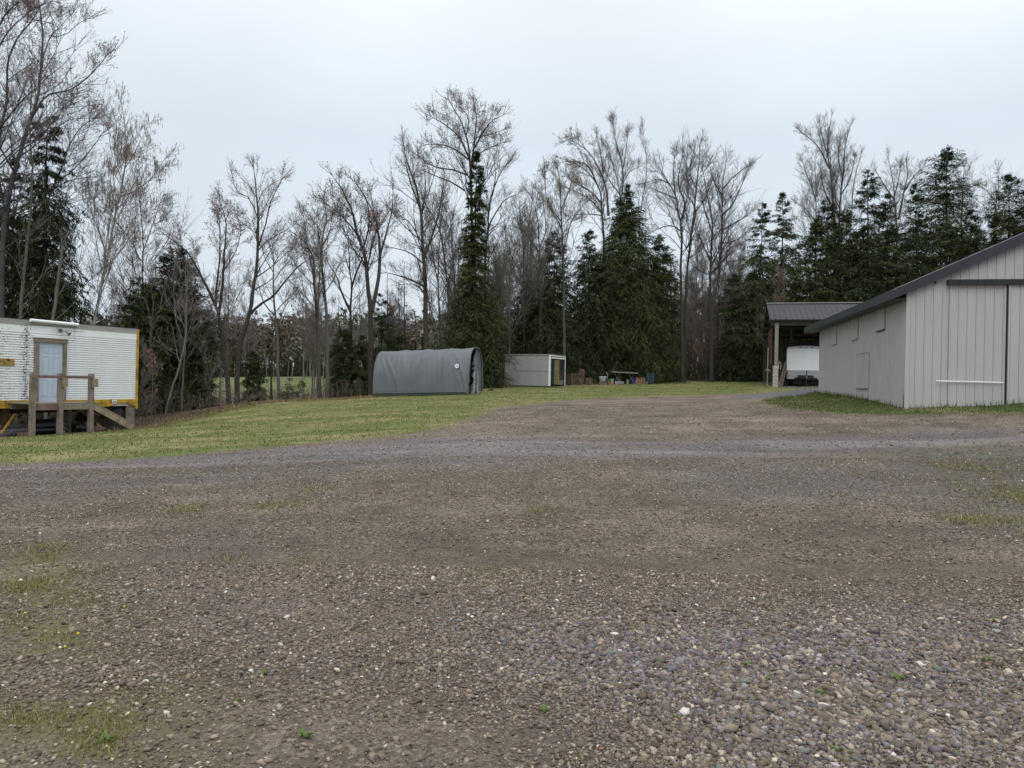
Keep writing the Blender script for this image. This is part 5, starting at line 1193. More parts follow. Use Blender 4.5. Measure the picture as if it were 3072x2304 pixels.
bare_tree('maple limb tree with pink haze leaning right behind the slim spruce top', 36,
 [(z(1,(205,1640),(215,1200),(250,960),(290,880),(330,760),(400,640),(465,590)), 5, .9, .45, 2), (z(1,(270,920),(360,850),(440,760),(520,650)), 2.2, .7, .2, 1), (z(1,(240,960),(340,900),(480,880)), 2, .7, .2, -1)],
 bark=(.05,.045,.046), buds='pink', dens=1.1, spread=.22, budn=.45, buds_s=.045)
bare_tree('white-barked birch hung with catkins, leaning right above the trailer', 36,
 [(z(1,(462,1640),(490,1500),(520,1350),(545,1230),(575,1060),(600,960),(622,840),(628,740),(618,600),(602,505)), 7.5, .8, .38, 0),
  (z(1,(530,1330),(600,1250),(660,1160),(720,1085),(800,1010)), 2.6, .6, .2, 1), (z(1,(600,980),(690,940),(760,880),(815,800)), 2.2, .5, .15, -1), (z(1,(520,1300),(540,1120),(560,1000),(545,860)), 3, .5, .3, 1),
  (z(1,(622,840),(680,740),(740,620)), 1.8, .5, .1, 1), (z(1,(610,900),(560,780),(540,640)), 1.6, .5, .1, -1), (z(1,(560,1150),(490,1060),(450,960)), 1.6, .5, .2, 1)],
 bark=(.30,.29,.27), trunk_mat=M_birch, name='birch_tree', buds='mix', dens=1.0, spread=.13, twig=.8, budn=.75, catkins=True, ang=.6, group=None, fine=.006)
bare_tree('upright tree with lichen-spotted trunk in front of the spruce at left', 32.5,
 [(z(1,(98,1640),(125,1300),(140,1150),(155,980),(160,850),(150,700),(152,600),(158,450)), 7, 1.2, .35, 0)], bark=BKG, buds='brown', dens=.55, spread=.10, budn=.3)
bare_tree('short broken leaning trunk before the spruces at left', 32.8, [(z(1,(255,1640),(290,1400),(312,1225)), 6, 4, .6, 0)], bark=BKG, dens=.25, spread=.15, budn=.1)
bare_tree('dark slender tree right of the birch with catkin haze around it', 41,
 [(z(1,(712,1700),(710,1400),(712,1200),(700,1050),(690,930)), 4.5, .8, .15, 0), (z(1,(710,1260),(760,1120),(800,1000)), 2, .6, .2, 1), (z(1,(700,1300),(640,1180),(590,1120)), 2, .6, .2, -1)], bark=BK, buds='brown', dens=1.3, spread=.26, budn=.6, buds_s=.04)
bare_tree('thin tree immediately left of the birch foot above the trailer roof', 38, [(z(1,(375,1640),(370,1450),(350,1300),(330,1180)), 3, .7, .2, 0), (z(1,(370,1500),(440,1400),(520,1330)), 1.6, .6, .2, 1)], bark=BK, buds='brown', dens=1.3, spread=.3, budn=.3)
bare_tree('left half of the V-shaped pair, its trunk forking into three pink-budded stems', 37.5,
 [(z(2,(640,1610),(622,1400),(600,1200),(580,1060),(560,965),(515,850),(455,745),(400,630),(350,555),(280,500),(215,455)), 10, .8, .42, 1), (z(2,(565,985),(582,870),(600,680),(606,560),(615,420),(610,330),(575,240)), 6, .7, .3, -1), (z(2,(550,930),(553,800),(572,620),(576,450),(560,300)), 4.5, .7, .3, 1), (z(2,(600,690),(680,560),(710,420),(690,330)), 2.2, .6, .3, 1),
  (z(2,(590,1090),(520,1040),(450,990),(400,960)), 2.6, .8, .3, -1.5)], bark=BKD, buds='pink', dens=1.1, spread=.15, budn=.75, buds_s=.05)
bare_tree('right half of the V-shaped pair with one long low limb reaching right', 38,
 [(z(2,(688,1605),(692,1350),(705,1200),(745,1060),(778,940),(798,800),(820,640),(826,440),(823,250),(812,110),(800,15)), 10.5, .9, .5, 0),
  (z(2,(770,985),(830,922),(920,862),(1000,770),(1106,655),(1190,600)), 5, .8, .45, -1.5), (z(2,(815,735),(910,670),(1050,545)), 2.6, .7, .35, 1.5), (z(2,(828,560),(880,500),(960,450),(1060,395)), 2.4, .7, .3, 1.5),
  (z(2,(830,530),(872,400),(905,250),(985,85)), 3, .7, .25, -1), (z(2,(820,330),(760,200),(690,170),(655,60)), 2.2, .6, .3, 1), (z(2,(822,250),(870,150),(985,80)), 1.6, .6, .2, 1)], bark=BKD, buds='brown', dens=.95, spread=.12, budn=.45, buds_s=.035)
bare_tree('grey tree forking low, standing at the lawn edge with field behind it', 42,
 [(z(2,(966,1560),(960,1350),(956,1150),(945,1010),(930,860),(932,650),(925,520)), 7, .8, .45, 0), (z(2,(946,992),(870,910),(835,800),(818,740)), 2.8, .7, .3, 1), (z(2,(950,960),(1000,900),(1060,850)), 2, .6, .3, -1), (z(2,(930,650),(990,560),(1060,500)), 2, .6, .2, 1), (z(2,(930,700),(870,600),(850,520)), 2, .6, .2, 1)], bark=BKG, buds='pale', dens=1.0, spread=.2, budn=.35)
bare_tree('small dark trunk with bare twigs between the pine and the V-shaped pair', 35, [(z(2,(512,1570),(505,1400),(490,1320),(460,1200)), 4, .8, .3, 0), (z(2,(430,1480),(560,1470)), 1, .5, .2, 0)], bark=BKD, dens=.9, spread=.25, budn=.1)
for k, (pp, r_, lb) in enumerate([
  (((215,1640),(250,1500),(290,1380),(345,1150),(350,950),(345,700)), 4.5, 'pale slanting stem in front of the dark pine, leftmost of the thin trunks there'),
  (((268,1640),(300,1450),(320,1330),(300,1150),(270,900),(290,700)), 4, 'thin dark stem crossing behind the pale slanting stem at the pine'),
  (((318,1640),(335,1330),(355,1000),(360,800)), 4, 'straight slim stem before the right side of the pine'),
  (((120,1640),(130,1400),(110,1150),(130,900),(100,700)), 3, 'slim bare tree just right of the trailer end'),
  (((240,1640),(290,1350),(400,1150),(550,1010)), 3, 'low tree with a limb slanting up right across the pine foot')]):
    bare_tree(lb, 34+k*.5, [(z(2,*pp), r_, .8, .35, 0)], bark=(BKG, BKD, BKG, BK, BKD)[k], dens=.7, spread=.2, budn=.1, buds='brown', ang=.8)
bare_tree('multi-stemmed tree left of the shelter, its twin stems nearly parallel', 41,
 [(z(3,(352,1630),(342,1350),(336,1150),(325,1000),(316,820),(304,700),(262,620),(160,540)), 8, .7, .45, 0), (z(3,(325,980),(300,780),(265,600),(240,420)), 3.5, .7, .3, 1), (z(3,(345,1400),(345,900),(356,700),(350,600),(338,480)), 5, .7, .35, -1), (z(3,(338,1200),(260,1080),(200,980)), 2.4, .6, .3, 1), (z(3,(320,900),(220,800),(160,700)), 2, .6, .3, 1), (z(3,(345,1340),(270,1200),(210,1090)), 2, .6, .3, -1)], bark=BK, buds='pale', dens=1.1, spread=.16, budn=.5, buds_s=.04)
bare_tree('tree with crooked grey trunk and pale yellow buds, second left of the shelter', 42,
 [(z(3,(400,1640),(402,1300),(395,1080),(378,870),(366,700),(372,560),(400,430),(380,330)), 8, .8, .45, 0), (z(3,(370,700),(340,560),(330,440)), 3, .6, .2, 1), (z(3,(370,640),(420,540),(430,440)), 2.6, .6, .2, -1)], bark=BKG, buds='pale', dens=1.2, spread=.17, budn=.65, buds_s=.045)
bare_tree('tree with spreading crooked limbs third left of the shelter', 44,
 [(z(3,(560,1640),(560,1250),(556,1050),(562,880),(545,790),(520,700)), 8, .8, .5, 0), (z(3,(558,1080),(492,930),(470,850),(412,760)), 4.5, .7, .35, 1), (z(3,(562,920),(600,800),(650,690),(680,560)), 4, .7, .35, -1), (z(3,(550,800),(545,680),(540,560)), 3, .6, .2, 1), (z(3,(640,720),(600,700),(590,800)), 1.5, .6, .5, 0)], bark=BKD, buds='brown', dens=1.0, spread=.17, budn=.35)
bare_tree('big dark double-stemmed maple directly at the left end of the shelter', 41.5,
 [(z(3,(692,1640),(690,1300),(690,1080),(672,900),(664,780),(640,660),(600,560),(575,440),(520,300),(440,175)), 12, .9, .48, 0), (z(3,(698,1070),(735,900),(750,760),(742,560),(700,400),(620,260)), 8, .8, .4, 1), (z(3,(748,720),(790,560),(832,400),(838,290)), 4, .7, .3, -1), (z(3,(665,780),(700,640),(720,560),(740,500)), 3, .7, .4, -1),
  (z(3,(600,560),(500,440),(400,360),(330,330)), 3, .7, .2, 1), (z(3,(640,660),(680,480),(650,300),(560,190)), 3.4, .7, .25, -1), (z(3,(575,440),(480,330),(370,270)), 2.4, .7, .15, 1)], bark=BKD, buds='pink', dens=1.15, spread=.12, budn=.75, buds_s=.05)
bare_tree('tall broad bare tree rising behind the middle of the shelter', 45,
 [(z(4,(152,1500),(148,1250),(145,1100),(132,880),(120,680),(85,520),(40,400),(15,270)), 11, .9, .4, 0), (z(4,(143,960),(200,800),(235,660),(260,480)), 5, .7, .35, 1), (z(4,(120,680),(60,520),(20,350)), 3.5, .7, .2, -1), (z(4,(130,880),(60,760),(-20,700)), 3, .7, .2, 1), (z(4,(140,1130),(60,1090),(-80,1050)), 3.6, .8, .2, -1), (z(4,(125,720),(150,560),(140,420)), 3, .7, .2, 1), (z(4,(142,1000),(50,930),(-60,900)), 3, .8, .2, 1.5), (z(4,(148,1180),(90,1120),(10,1120)), 2.6, .7, .2, 1)], bark=BKD, buds='pale', dens=1.05, spread=.14, budn=.4)
bare_tree('tallest maple, its pink-budded crown fanning out above the slim dark fir', 49,
 [(z(4,(430,1700),(428,1200),(425,900),(415,520),(408,380),(388,250),(345,140),(285,40)), 10, .9, .60, 0), (z(4,(418,420),(438,260),(445,120),(430,40)), 4, .7, .25, 1), (z(4,(436,320),(490,220),(540,160),(600,130)), 3.2, .7, .2, -1), (z(4,(408,380),(340,250),(250,175),(168,130)), 3.6, .7, .25, 1), (z(4,(402,390),(330,330),(240,300),(155,300)), 3.4, .7, .25, -1),
  (z(4,(398,480),(320,450),(200,430),(95,360)), 3.4, .7, .3, 1), (z(4,(380,570),(300,520),(220,490),(145,455)), 3.4, .7, .3, -1), (z(4,(440,370),(520,320),(600,290)), 2.4, .7, .3, 1), (z(4,(388,250),(400,140),(330,60)), 2.4, .7, .2, 1), (z(4,(445,260),(530,240),(600,215)), 2, .7, .2, 1)], bark=BKD, buds='pink', dens=1.25, spread=.11, budn=.7, buds_s=.05)
bare_tree('crooked bare tree just right of the slim dark fir', 50,
 [(z(4,(500,1400),(500,950),(515,800),(525,650),(545,570),(600,450),(650,385)), 7, .8, .5, 0), (z(4,(520,780),(560,700),(620,620),(690,590)), 3, .7, .3, 1), (z(4,(540,600),(560,480),(550,400)), 2.5, .7, .2, -1)], bark=BKD, buds='brown', dens=1.0, spread=.13, budn=.2)
bare_tree('slim tree whose trunk leans left between the broad bare tree and the dark fir', 50, [(z(4,(290,1500),(285,1250),(265,1000),(215,760),(150,650),(110,560)), 5.5, .8, .45, 0), (z(4,(230,800),(250,650),(255,500)), 2.5, .7, .3, 0)], bark=BK, buds='pale', dens=1.2, spread=.16, budn=.4)
bare_tree('straight thin tree beside the left edge of the dark fir', 51, [(z(4,(330,1400),(322,1200),(310,950),(292,700)), 5, .8, .35, 0)], bark=BK, buds='pale', dens=1.5, spread=.17, budn=.4)
bare_tree('grey tree forking high between the dark fir and the hemlock, above the aluminium box', 52, [(z(4,(825,1500),(820,1100),(815,900),(800,700),(760,590)), 5.5, .8, .4, 0), (z(4,(815,930),(770,860),(700,790)), 3, .7, .3, 1), (z(4,(818,900),(850,820),(840,640)), 2.5, .7, .3, 1)], bark=BK, buds='pale', dens=1.3, spread=.18, budn=.4)
bare_tree('thin green-budded tree left of the aluminium box', 53, [(z(4,(728,1500),(725,1100),(720,850),(700,690)), 4.5, .8, .3, 0)], bark=BKG, buds='green', dens=1.7, spread=.2, budn=.6)
bare_tree('small tree with pale green buds right behind the aluminium box', 51.5, [(z(4,(640,1500),(640,1200),(650,1000),(690,860)), 4, .8, .3, 0), (z(4,(640,1250),(600,1100),(560,990)), 2.4, .7, .3, 0)], bark=BKG, buds='green', dens=1.6, spread=.22, budn=.6)
bare_tree('vase-shaped tree with yellowish buds over the left shoulder of the hemlock', 50.5,
 [(z(5,(188,1420),(184,1000),(176,750),(170,600),(165,450),(152,330)), 6, .8, .5, 0), (z(5,(176,680),(110,570),(20,450)), 2.8, .7, .3, 1), (z(5,(186,820),(240,620),(320,520)), 2.8, .7, .35, -1), (z(5,(172,640),(90,520),(70,320)), 2.2, .7, .2, 1), (z(5,(170,560),(220,440),(240,350)), 2.2, .7, .2, 1)], bark=BK, buds='pale', dens=1.25, spread=.16, budn=.65, buds_s=.045)
bare_tree('bare tree arching left with many parallel boughs behind the hemlock', 58,
 [(z(5,(432,1500),(425,700),(415,580),(400,440),(360,370),(300,310),(230,280)), 8, .7, .55, 0), (z(5,(455,600),(442,440),(395,310),(320,200),(240,150)), 4.5, .6, .25, 1), (z(5,(425,350),(408,220),(385,110)), 2.5, .6, .2, 1), (z(5,(415,580),(340,500),(270,460),(200,430)), 3.2, .6, .2, -1), (z(5,(420,600),(330,590),(220,600)), 2.4, .6, .2, 0), (z(5,(395,430),(320,290),(230,270),(160,280)), 3, .6, .2, -1), (z(5,(410,520),(330,440),(250,400),(190,350)), 3, .6, .2, 0), (z(5,(320,200),(260,130),(190,150)), 1.6, .6, .1, 0)], bark=BK, buds='pink', dens=1.2, spread=.13, budn=.6, buds_s=.05)
bare_tree('slim wand-topped tree straight behind the hemlock tip', 59,
 [(z(5,(530,900),(525,480),(510,380),(480,280),(440,180)), 5, .5, .3, 0), (z(5,(540,480),(540,300),(495,120),(480,10)), 3.4, .5, .2, 0), (z(5,(538,350),(560,220),(575,90)), 2.4, .5, .2, 0), (z(5,(534,430),(580,340),(650,300)), 2.2, .5, .3, 0), (z(5,(524,470),(470,400),(430,330)), 2.2, .5, .2, 0)], bark=BKG, buds='brown', dens=1.3, spread=.13, budn=.1, ang=.45)
bare_tree('single whip-like bare tree standing right of the hemlock tip', 57, [(z(5,(640,900),(650,590),(668,470),(688,330),(680,190),(662,70)), 3.4, .5, .55, 0), (z(5,(675,200),(650,100)), 1, .4, .3, 0)], bark=BK, buds='brown', dens=.8, spread=.07, budn=.1, ang=.4)
bare_tree('tall wide-crowned bare tree right of the hemlock with a low left limb', 54,
 [(z(5,(905,1570),(902,1200),(895,900),(900,680),(880,580),(862,480),(820,400),(745,285)), 7.2, .7, .5, 0), (z(5,(892,640),(920,530),(882,420),(905,230)), 4, .6, .3, 1), (z(5,(888,690),(850,662),(790,668),(715,705)), 2.6, .6, .3, -1), (z(5,(868,500),(780,460),(700,430)), 2.6, .6, .2, 1), (z(5,(830,410),(760,380),(690,400)), 2, .6, .2, 1), (z(5,(862,480),(850,350),(860,210)), 2.4, .6, .2, -1), (z(5,(900,400),(950,300),(975,190)), 2.2, .6, .2, 1)], bark=BKD, buds='brown', dens=1.25, spread=.14, budn=.15)
bare_tree('tall straight neighbour touching the wide-crowned tree on its right', 54.5,
 [(z(5,(918,1570),(925,1150),(936,900),(960,700),(976,560),(992,420),(1006,270),(1010,170)), 6.4, .7, .5, 0), (z(5,(960,700),(985,560),(940,480),(925,400)), 3, .6, .4, 1), (z(5,(975,590),(1040,500),(1080,400)), 2.6, .6, .3, -1), (z(5,(990,440),(950,330),(975,230)), 2.4, .6, .2, 0)], bark=BKD, buds='pink', dens=1.2, spread=.13, budn=.3)
bare_tree('bare tree in a tight V, first of the two trunks before the red thicket', 55,
 [(z(6,(168,1575),(166,1300),(163,1000),(170,800),(176,650),(150,500),(120,330)), 7.2, .7, .5, 0), (z(6,(166,870),(112,760),(68,640)), 3, .6, .3, 1), (z(6,(160,960),(90,930),(30,870)), 2.2, .6, .3, 1), (z(6,(172,700),(130,560),(100,440)), 2.4, .6, .2, -1)], bark=BKD, buds='brown', dens=1.2, spread=.14, budn=.2)
bare_tree('bare tree with one-sided boughs sweeping right, left of the shed hemlocks', 55.2,
 [(z(6,(176,1575),(180,1130),(212,990),(228,830),(236,600),(236,450),(262,250)), 6.8, .7, .45, 0), (z(6,(236,600),(290,540),(400,300)), 3, .6, .2, 1), (z(6,(234,690),(320,640),(420,580)), 2.6, .6, .2, -1), (z(6,(232,770),(320,750),(400,700)), 2.4, .6, .2, 1), (z(6,(236,480),(180,380),(160,290)), 2.6, .6, .2, 0), (z(6,(240,440),(310,360),(400,290)), 2.6, .6, .2, 0), (z(6,(226,870),(280,800),(330,780)), 2, .6, .2, 0)], bark=BKD, buds='brown', dens=1.25, spread=.13, budn=.1, ang=.6)
bare_tree('tallest bare tree over the pole shed, its slim crown leaning left', 66,
 [(z(6,(925,1100),(915,650),(902,480),(882,260),(845,130),(825,40)), 8, .6, .35, 0), (z(6,(890,320),(800,160),(700,80)), 3, .5, .2, 1), (z(6,(905,560),(850,430),(830,300)), 3, .5, .2, -1), (z(6,(880,240),(880,100),(900,0)), 2.4, .5, .2, 0)], bark=BK, buds='pale', dens=1.3, spread=.12, budn=.4, ang=.55)
bare_tree('tall bare tree next right of the tallest one over the pole shed', 66.5,
 [(z(6,(940,1100),(946,640),(955,470),(972,320),(985,170),(1010,60)), 7.5, .6, .4, 0), (z(6,(965,360),(940,250),(950,150)), 2.5, .5, .2, 0), (z(6,(955,480),(1010,380),(1040,250)), 2.5, .5, .2, 0), (z(6,(950,560),(905,450),(920,350)), 2, .5, .2, 0)], bark=BK, buds='pale', dens=1.3, spread=.12, budn=.4, ang=.55)
bare_tree('slender bare tree with white twig haze, left of the tallest over the shed', 64, [(z(6,(798,1100),(800,850),(805,600),(803,400),(798,250)), 4.5, .6, .25, 0), (z(6,(803,640),(740,560),(690,530)), 2, .5, .2, 0), (z(6,(803,500),(760,380),(720,260)), 2, .5, .2, 0)], bark=BKG, buds='mix', dens=1.5, spread=.14, budn=.4)
bare_tree('crooked dead stem between the tall bare pair and the pointed hemlock', 62, [(z(7,(130,900),(145,700),(155,520),(180,400),(212,285)), 4, 1, .5, 0), (z(7,(175,440),(200,440),(225,420)), 1, .5, .5, 0)], bark=BKG, dens=.4, spread=.08, budn=.0)
bare_tree('fan-shaped bare tree between the pointed hemlock and the broad one, over the barn', 70,
 [(z(7,(485,1100),(480,760),(468,600),(450,450),(420,330)), 6, .6, .3, 0), (z(7,(470,640),(400,540),(330,420)), 3, .5, .2, 0), (z(7,(500,780),(545,560),(570,440),(560,350)), 4, .5, .25, 0), (z(7,(550,560),(620,450),(690,380)), 2.6, .5, .2, 0), (z(7,(468,600),(500,480),(520,350)), 2.6, .5, .2, 0)], bark=BK, buds='brown', dens=1.3, spread=.15, budn=.2)
bare_tree('pale bare top showing above the rightmost hemlock', 70, [(z(7,(1230,1100),(1240,700),(1260,550),(1270,400)), 5, .6, .3, 0), (z(7,(1240,650),(1170,560),(1120,530)), 2, .5, .2, 0)], bark=BKG, buds='pale', dens=1.3, spread=.17, budn=.5)
bare_tree('bare branches behind the broad hemlock on its right side', 68, [(z(7,(1000,1100),(980,850),(990,600),(1000,380)), 4.5, .6, .3, 0), (z(7,(980,850),(900,700),(880,600)), 2.4, .5, .2, 0)], bark=BK, buds='brown', dens=1.2, spread=.14, budn=.1)
# young beeches that keep rust-coloured leaves
for k, (Y, pp, lb) in enumerate([(52.5, z(6,(560,1300),(560,1150),(575,1060),(595,985)), 'young beech with rust-brown leaves at the corner of the shed roof'),
    (56.5, z(6,(95,1575),(100,1400),(90,1250),(100,1130)), 'rust-leaved sapling left of the tight V trunks'),
    (57, z(6,(200,1575),(205,1400),(215,1250),(220,1150)), 'rust-leaved sapling right of the tight V trunks'),
    (56, z(6,(140,1575),(130,1500),(150,1400),(140,1300)), 'rust-leaved sapling low before the tight V trunks'),
    (56, z(5,(850,1575),(850,1500),(850,1400),(840,1330)), 'rust-leaved sapling at the right foot of the big hemlock'),
    (33.2, z(2,(60,1640),(50,1500),(55,1380),(70,1300)), 'rust-leaved sapling beside the yellow corner of the trailer')]):
    bare_tree(lb, Y, [(pp, 2., .6, .15, 0)], bark=BK, buds='rust', dens=1.5, spread=.18, budn=.16, buds_s=.085, name='beech_tree', group='young beeches holding brown leaves')

# --- conifers
def hw(k, *pts): return [(Z[k][1]+y_/Z[k][2], w_/Z[k][2]) for y_, w_ in pts]
conifer('tall pointed spruce with ragged drooping boughs behind the trailer', 35, zp(1, 212), z(1, (235, 468))[0], 1330, hw(1, (520,14),(600,38),(680,58),(780,90),(900,130),(1050,165),(1150,185),(1300,205),(1600,220)), nb=800, twigs=12, leafs=4, size=.24, droop=.75, cols=NB)
conifer('spruce half hidden at the left picture edge behind the maples', 36, zp(1, 60), z(1, (70, 800))[0], 1330, hw(1, (860,30),(950,70),(1100,120),(1300,160),(1600,180)), nb=560, twigs=12, leafs=4, size=.24, droop=.6, cols=NB)
conifer('dark spruce beyond the left picture edge, only its right boughs showing', 34, zp(1, -60), z(1, (-60, 760))[0], 1330, hw(1, (860,30),(1000,90),(1300,150),(1600,170)), nb=480, twigs=12, leafs=4, size=.24, droop=.5, cols=NB)
conifer('low dense spruce behind the right part of the trailer roof', 37, zp(1, 310), z(1, (300, 1180))[0], 1330, hw(1, (1240,30),(1300,60),(1450,90),(1650,120)), nb=240, twigs=11, leafs=4, size=.24, droop=.5, cols=NG)
conifer('yellowish green young hemlock at the foot of the birch', 38, zp(1, 690), z(1, (690, 1390))[0], 1290, hw(1, (1430,30),(1500,60),(1600,90),(1750,110)), nb=260, twigs=11, leafs=4, size=.22, droop=.4, cols=[(.05,.062,.02),(.07,.08,.022),(.035,.045,.015)], name='hemlock_tree')
conifer('round-topped dark pine with reddish needles right of the birch', 40, zp(2, 290), z(2, (290, 575))[0], 1275, hw(2, (600,60),(650,100),(750,130),(900,190),(1050,225),(1200,240),(1400,200),(1640,180)), nb=1100, twigs=12, leafs=4, size=.24, droop=.1, cols=NB+[(.06,.042,.03)], name='pine_tree')
conifer('dark bushy hemlock between trailer corner and the pine', 37.5, zp(2, 120), z(2, (110, 800))[0], 1280, hw(2, (860,50),(1000,110),(1200,140),(1400,150),(1640,140)), nb=620, twigs=11, leafs=4, size=.22, droop=.5, cols=NG, name='hemlock_tree')
conifer('lower dark hemlock at the right flank of the pine', 38.5, zp(2, 420), z(2, (430, 1060))[0], 1275, hw(2, (1100,40),(1250,90),(1400,110),(1640,110)), nb=300, twigs=11, leafs=4, size=.22, droop=.5, cols=NG, name='hemlock_tree')
conifer('bushy young spruce between the V-shaped pair and the forking grey tree', 38.5, zp(2, 805), z(2, (790, 1240))[0], 1230, hw(2, (1290,28),(1380,55),(1480,72),(1600,80)), nb=230, twigs=11, leafs=4, size=.18, droop=.3, cols=NG)
conifer('tiny spruce seedling left of the field gap', 40, zp(3, 140), z(3, (150, 1530))[0], 1190, hw(3, (1560,22),(1600,36),(1650,45)), nb=70, twigs=8, leafs=4, size=.12, droop=.1, cols=NG, group='little spruces on the bank')
conifer('tiny spruce seedling right of the other on the bank', 40.5, zp(3, 235), z(3, (235, 1545))[0], 1190, hw(3, (1580,20),(1610,32),(1650,40)), nb=60, twigs=8, leafs=4, size=.12, droop=.1, cols=NG, group='little spruces on the bank')
conifer('squat hemlock clump left of the grey shelter', 43.5, zp(3, 500), z(3, (510, 1190))[0], 1190, hw(3, (1240,45),(1330,80),(1450,100),(1640,110)), nb=330, twigs=11, leafs=4, size=.2, droop=.4, cols=NG, name='hemlock_tree')
conifer('squat hemlock touching the left end of the grey shelter', 43, zp(3, 640), z(3, (640, 1240))[0], 1190, hw(3, (1290,40),(1400,80),(1640,95)), nb=280, twigs=11, leafs=4, size=.2, droop=.4, cols=NG, name='hemlock_tree')
conifer('narrow young hemlock standing over the left end of the shelter', 45, zp(3, 765), z(3, (760, 965))[0], 1180, hw(3, (1020,26),(1100,48),(1200,66),(1350,110),(1600,130)), nb=300, twigs=11, leafs=4, size=.2, droop=.3, cols=NG, name='hemlock_tree')
conifer('low hemlock behind the middle of the shelter roof', 46.5, zp(3, 880), z(3, (880, 1230))[0], 1170, hw(3, (1260,40),(1350,80),(1600,100)), nb=220, twigs=10, leafs=4, size=.2, droop=.4, cols=NG, name='hemlock_tree')
for k, (zx, zt_, zb_, Y, lb) in enumerate([(480,950,1240,48,'sparse half-dead spruce pole left of the big double maple'), (915,740,1300,50,'thin dead spruce pole left of the broad bare tree'), (802,815,1230,49,'second dead spruce pole, just right of the big double maple'), (820,1000,1230,52,'shortest dead spruce pole behind the shelter')]):
    conifer(lb, Y, zp(3, zx), z(3, (zx, zt_))[0], 1170, hw(3, (zt_+60,18),(zt_+200,50),(1640,70)), nb=110, twigs=7, leafs=1, size=.12, droop=.3, dead=.6, cols=NB, bark=(.06,.052,.047), group='half-dead spruce poles in the woods')
conifer('small sparse spruce with flat boughs behind the forking grey tree', 47, zp(2, 920), z(2, (920, 1015))[0], 1200, hw(2, (1060,30),(1110,80),(1200,60),(1300,40)), nb=80, twigs=7, leafs=2, size=.14, droop=.2, dead=.4, cols=NB, group='half-dead spruce poles in the woods')
conifer('slim spire-shaped dark fir towering behind the right end of the grey shelter', 46.5, zp(4, 428), z(4, (446, 340))[0], 1172, hw(4, (380,10),(450,26),(600,42),(750,56),(850,62),(930,70),(1000,75),(1100,100),(1200,150),(1300,190),(1450,200),(1600,190)), nb=1750, twigs=10, leafs=4, size=.22, droop=.35, cols=NG, name='fir_tree')
conifer('dark green hemlock low between the slim fir and the aluminium box', 52.5, zp(4, 570), z(4, (560, 1180))[0], 1162, hw(4, (1240,50),(1350,80),(1500,80),(1650,80)), nb=260, twigs=11, leafs=4, size=.2, droop=.4, cols=NG, name='hemlock_tree')
conifer('hemlock with blunt top just left of the big hemlock, behind the aluminium box', 53, zp(5, 120), z(5, (130, 710))[0], 1160, hw(5, (760,45),(830,75),(950,100),(1100,140),(1250,200),(1400,215),(1560,210)), nb=1000, twigs=12, leafs=4, size=.24, droop=.5, cols=NB, name='hemlock_tree', bare_to=.04)
conifer('lower hemlock filling in behind the left of the aluminium box', 54, zp(5, -10), z(5, (-30, 1000))[0], 1160, hw(5, (1080,60),(1200,110),(1400,150),(1560,150)), nb=600, twigs=11, leafs=4, size=.24, droop=.6, cols=NB, name='hemlock_tree')
BIG = conifer('biggest broad hemlock in the middle, its boughs hanging over the stored clutter', 55.5, zp(5, 585), z(5, (562, 415))[0], 1160, hw(5, (450,18),(520,60),(600,85),(680,110),(750,150),(850,235),(950,280),(1100,300),(1250,310),(1400,320),(1480,300),(1500,290)), nb=1900, twigs=13, leafs=5, size=.25, droop=.55, cols=NG, name='hemlock_tree', bare_to=.085)
conifer('hemlock with a leaning tip merged into the left side of the biggest one', 54.5, zp(5, 330), z(5, (340, 690))[0], 1160, hw(5, (740,30),(800,60),(900,100),(1100,130),(1300,175),(1480,175)), nb=900, twigs=12, leafs=4, size=.24, droop=.55, cols=NB, name='hemlock_tree', bare_to=.10)
conifer('shorter pointed hemlock merged into the right side of the biggest one', 56, zp(5, 790), z(5, (765, 725))[0], 1160, hw(5, (790,30),(850,66),(950,95),(1100,120),(1300,125),(1560,110)), nb=850, twigs=12, leafs=4, size=.24, droop=.5, cols=NG, name='hemlock_tree', bare_to=.04)
conifer('pointed hemlock directly left of the pole shed, taller of that pair', 58, zp(6, 590), z(6, (606, 465))[0], 1155, hw(6, (520,22),(600,50),(700,72),(800,90),(950,130),(1100,160),(1300,170),(1550,170)), nb=800, twigs=12, leafs=4, size=.25, droop=.45, cols=NG, name='hemlock_tree')
conifer('hemlock left of the pointed one by the shed, shorter of that pair', 57, zp(6, 440), z(6, (484, 525))[0], 1155, hw(6, (580,20),(650,50),(780,80),(900,125),(1050,160),(1200,190),(1400,215),(1560,210)), nb=850, twigs=12, leafs=4, size=.25, droop=.45, cols=NG, name='hemlock_tree')
conifer('low broad hemlock at the lawn edge left of the shed', 56, zp(6, 350), z(6, (300, 960))[0], 1155, hw(6, (1020,40),(1150,90),(1300,130),(1500,150),(1570,140)), nb=420, twigs=12, leafs=4, size=.24, droop=.45, cols=NB, name='hemlock_tree')
conifer('narrow pointed hemlock right of the tall bare pair over the barn', 64, zp(7, 262), z(7, (265, 415))[0], 1150, hw(7, (460,25),(520,55),(600,80),(700,95),(800,120),(950,150),(1300,170)), nb=700, twigs=12, leafs=4, size=.28, droop=.4, cols=NB, name='hemlock_tree')
conifer('broad round-shouldered hemlock, highest over the barn roof', 62, zp(7, 855), z(7, (868, 262))[0], 1150, hw(7, (310,60),(380,110),(470,140),(560,170),(650,190),(800,210),(1000,230),(1300,230)), nb=1150, twigs=12, leafs=4, size=.28, droop=.35, cols=NG, name='hemlock_tree')
conifer('rightmost dense hemlock reaching above the barn gable', 60, zp(7, 1340), z(7, (1345, 465))[0], 1150, hw(7, (520,70),(600,120),(700,140),(850,170),(1000,190)), nb=900, twigs=12, leafs=4, size=.26, droop=.35, cols=NG, name='hemlock_tree')
